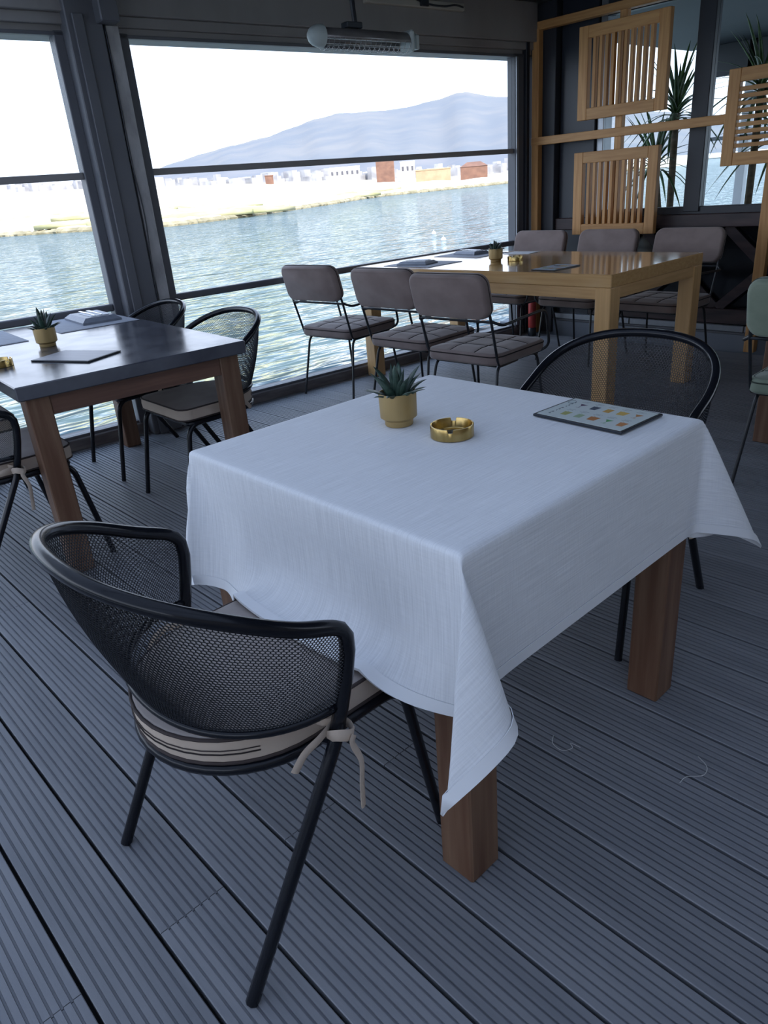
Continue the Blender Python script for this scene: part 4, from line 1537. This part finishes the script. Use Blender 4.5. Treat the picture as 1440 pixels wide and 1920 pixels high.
# rounded end caps
cap = []
for t in np.linspace(0, 1, 6):
    rr_ = 0.058*math.cos(t*math.pi/2*0.92)
    cap.append([(-hl-0.085*math.sin(t*math.pi/2), rr_*math.cos(a), 0.012+rr_*math.sin(a)*0.98) for a in np.linspace(0, 2*math.pi, 19)[:-1]])
MB().loft(cap).build('end_cap', WHITEM, hz, 60)
MB().box(hl, hl+0.035, -0.058, 0.058, -0.05, 0.062, 0.012).build('end_cap', WHITEM, hz)
MB().tube(rpath([(hl+0.035, 0, 0.0), (hl+0.075, 0, 0.0), (hl+0.085, 0, 0.05)], 0.01, 4), 0.009, 8).build('cable_gland', WHITEM, hz, 60)
MB().box(hl+0.07, hl+0.10, -0.02, 0.02, -0.03, 0.045, 0.005).build('bracket', WHITEM, hz)
for yy in (-0.018, 0.018):
    MB().tube([(-hl+0.01, yy, 0.012), (hl-0.01, yy, 0.012)], 0.008, 10).build('heating_tube', TUBEG, hz, 60)
gr = MB()
for xx in np.linspace(-hl+0.01, hl-0.01, 17):
    gr.tube([(xx, 0.060*math.cos(a), 0.060*math.sin(a)*0.9) for a in np.linspace(math.pi, 2*math.pi, 9)], 0.0014, 5)
for a in np.linspace(math.pi*1.05, math.pi*1.95, 6):
    gr.tube([(-hl, 0.060*math.cos(a), 0.054*math.sin(a)), (hl, 0.060*math.cos(a), 0.054*math.sin(a))], 0.0014, 5)
gr.build('wire_guard', CHROME, hz, 60)
MB().tube([(-0.06, 0.0, 0.05), (-0.09, 0.0, 0.415)], 0.014, 8).build('hanger', DARKPL, hz)
MB().box(-0.14, -0.03, -0.03, 0.03, 0.055, 0.085, 0.004).build('hanger_bracket', DARKPL, hz)
# pale trunking with a black cable on the upper wall
tk = thing('cable_trunking', 'pale cable trunking with black cable high on the window wall', 'trunking', tuple(fromw(3.9, 4.325, 2.36)), A)
MB().box(-0.47, 0.40, -0.03, 0.010, 0.0, 0.045, 0.004).build('channel', TRUNK, tk)
MB().tube(spline([(-0.1, -0.036, 0.05), (0.05, -0.037, 0.02), (0.2, -0.037, 0.015), (0.3, -0.037, 0.028), (0.38, -0.036, 0.02)], 5), 0.006, 6).build('cable', DARKPL, tk, 180)
MB().box(-0.02, 0.05, -0.05, -0.030, 0.005, 0.06, 0.004).build('clip', DARKPL, tk)

# ------------------------------------------------------------------ dracaenas behind the glass
DRM = [leaf_mesh(1.0, 0.035, 0.008, c, 'leaf', 8) for c in (0.15, 0.55, 1.0)]
for q in DRM:
    q.materials.append(LEAF); q.shade_smooth()


def dracaena(label, loc, seed, trunks, leafL):
    rr = random.Random(seed)
    o = thing('potted_dracaena', label, 'plant', loc, 0, 'dracaenas behind the glass')
    p_ = MB().lathe([(0.0, 0), (0.17, 0), (0.21, 0.38), (0.22, 0.40), (0.195, 0.40), (0.19, 0.34), (0.0, 0.34)], 24).build('pot', STEEL, o, 40)
    MB().lathe([(0.0, 0.342), (0.189, 0.342), (0.0, 0.36)], 20).build('soil', SOIL, p_)
    for (dx, dy, hgt, nl) in trunks:
        MB().tube(spline([(dx*.3, dy*.3, 0.34), (dx*.6, dy*.6, 0.34+(hgt-.34)*.5), (dx, dy, hgt)], 6), 0.032, 8).build('trunk', BARK, o, 180)
        for k in range(nl):
            az = k*2.39996+rr.uniform(-.3, .3)
            tl = 0.15+1.25*(k/nl)+rr.uniform(-.1, .1)
            l_ = link('leaf', DRM[min(2, int(3*k/nl))], None, o)
            l_.location = (dx, dy, hgt+0.03-0.10*k/nl)
            l_.rotation_euler = (Matrix.Rotation(az, 3, 'Z') @ Matrix.Rotation(tl, 3, 'Y')).to_euler()
            s = leafL*rr.uniform(.8, 1.1)
            l_.scale = (s, s*1.35, s)
    return o


dracaena('tall dracaena behind the glass, left of the black mullion', (7.0, 3.50, -0.02), 5, [(0, 0.02, 1.72, 46), (0.1, 0.24, 1.30, 34)], 0.55)
dracaena('tall dracaena behind the glass at the right edge', (7.0, 2.80, -0.02), 8, [(0, 0, 1.82, 46), (0.1, -0.2, 1.45, 34)], 0.58)
lc = soft_chair(mat('slate grey velvet', (0.045, 0.05, 0.062), 0.85, sheen=0.2), SEAM)
put(lc, True, (6.45, 2.62, -0.02), math.radians(176), 'dark grey chair back seen through the glass at right', 'chairs behind the glass')

# ------------------------------------------------------------------ loose threads on the deck
for pts, lab in (([(1.23, 0.815, .002), (1.205, 0.80, .003), (1.20, 0.77, .002), (1.222, 0.755, .003), (1.235, 0.768, .002), (1.238, 0.742, .002)], 'white loose thread curled on the deck, nearer the table leg'),
                 ([(1.395, 0.52, .002), (1.375, 0.49, .003), (1.345, 0.485, .002), (1.315, 0.51, .003), (1.288, 0.513, .002)], 'white loose thread on the deck near the right edge')):
    o = MB().tube(spline(pts, 6), 0.0009, 5).build('loose_thread', THREAD, None, 180)
    tag(o, lab, 'thread', 'loose threads on the deck')
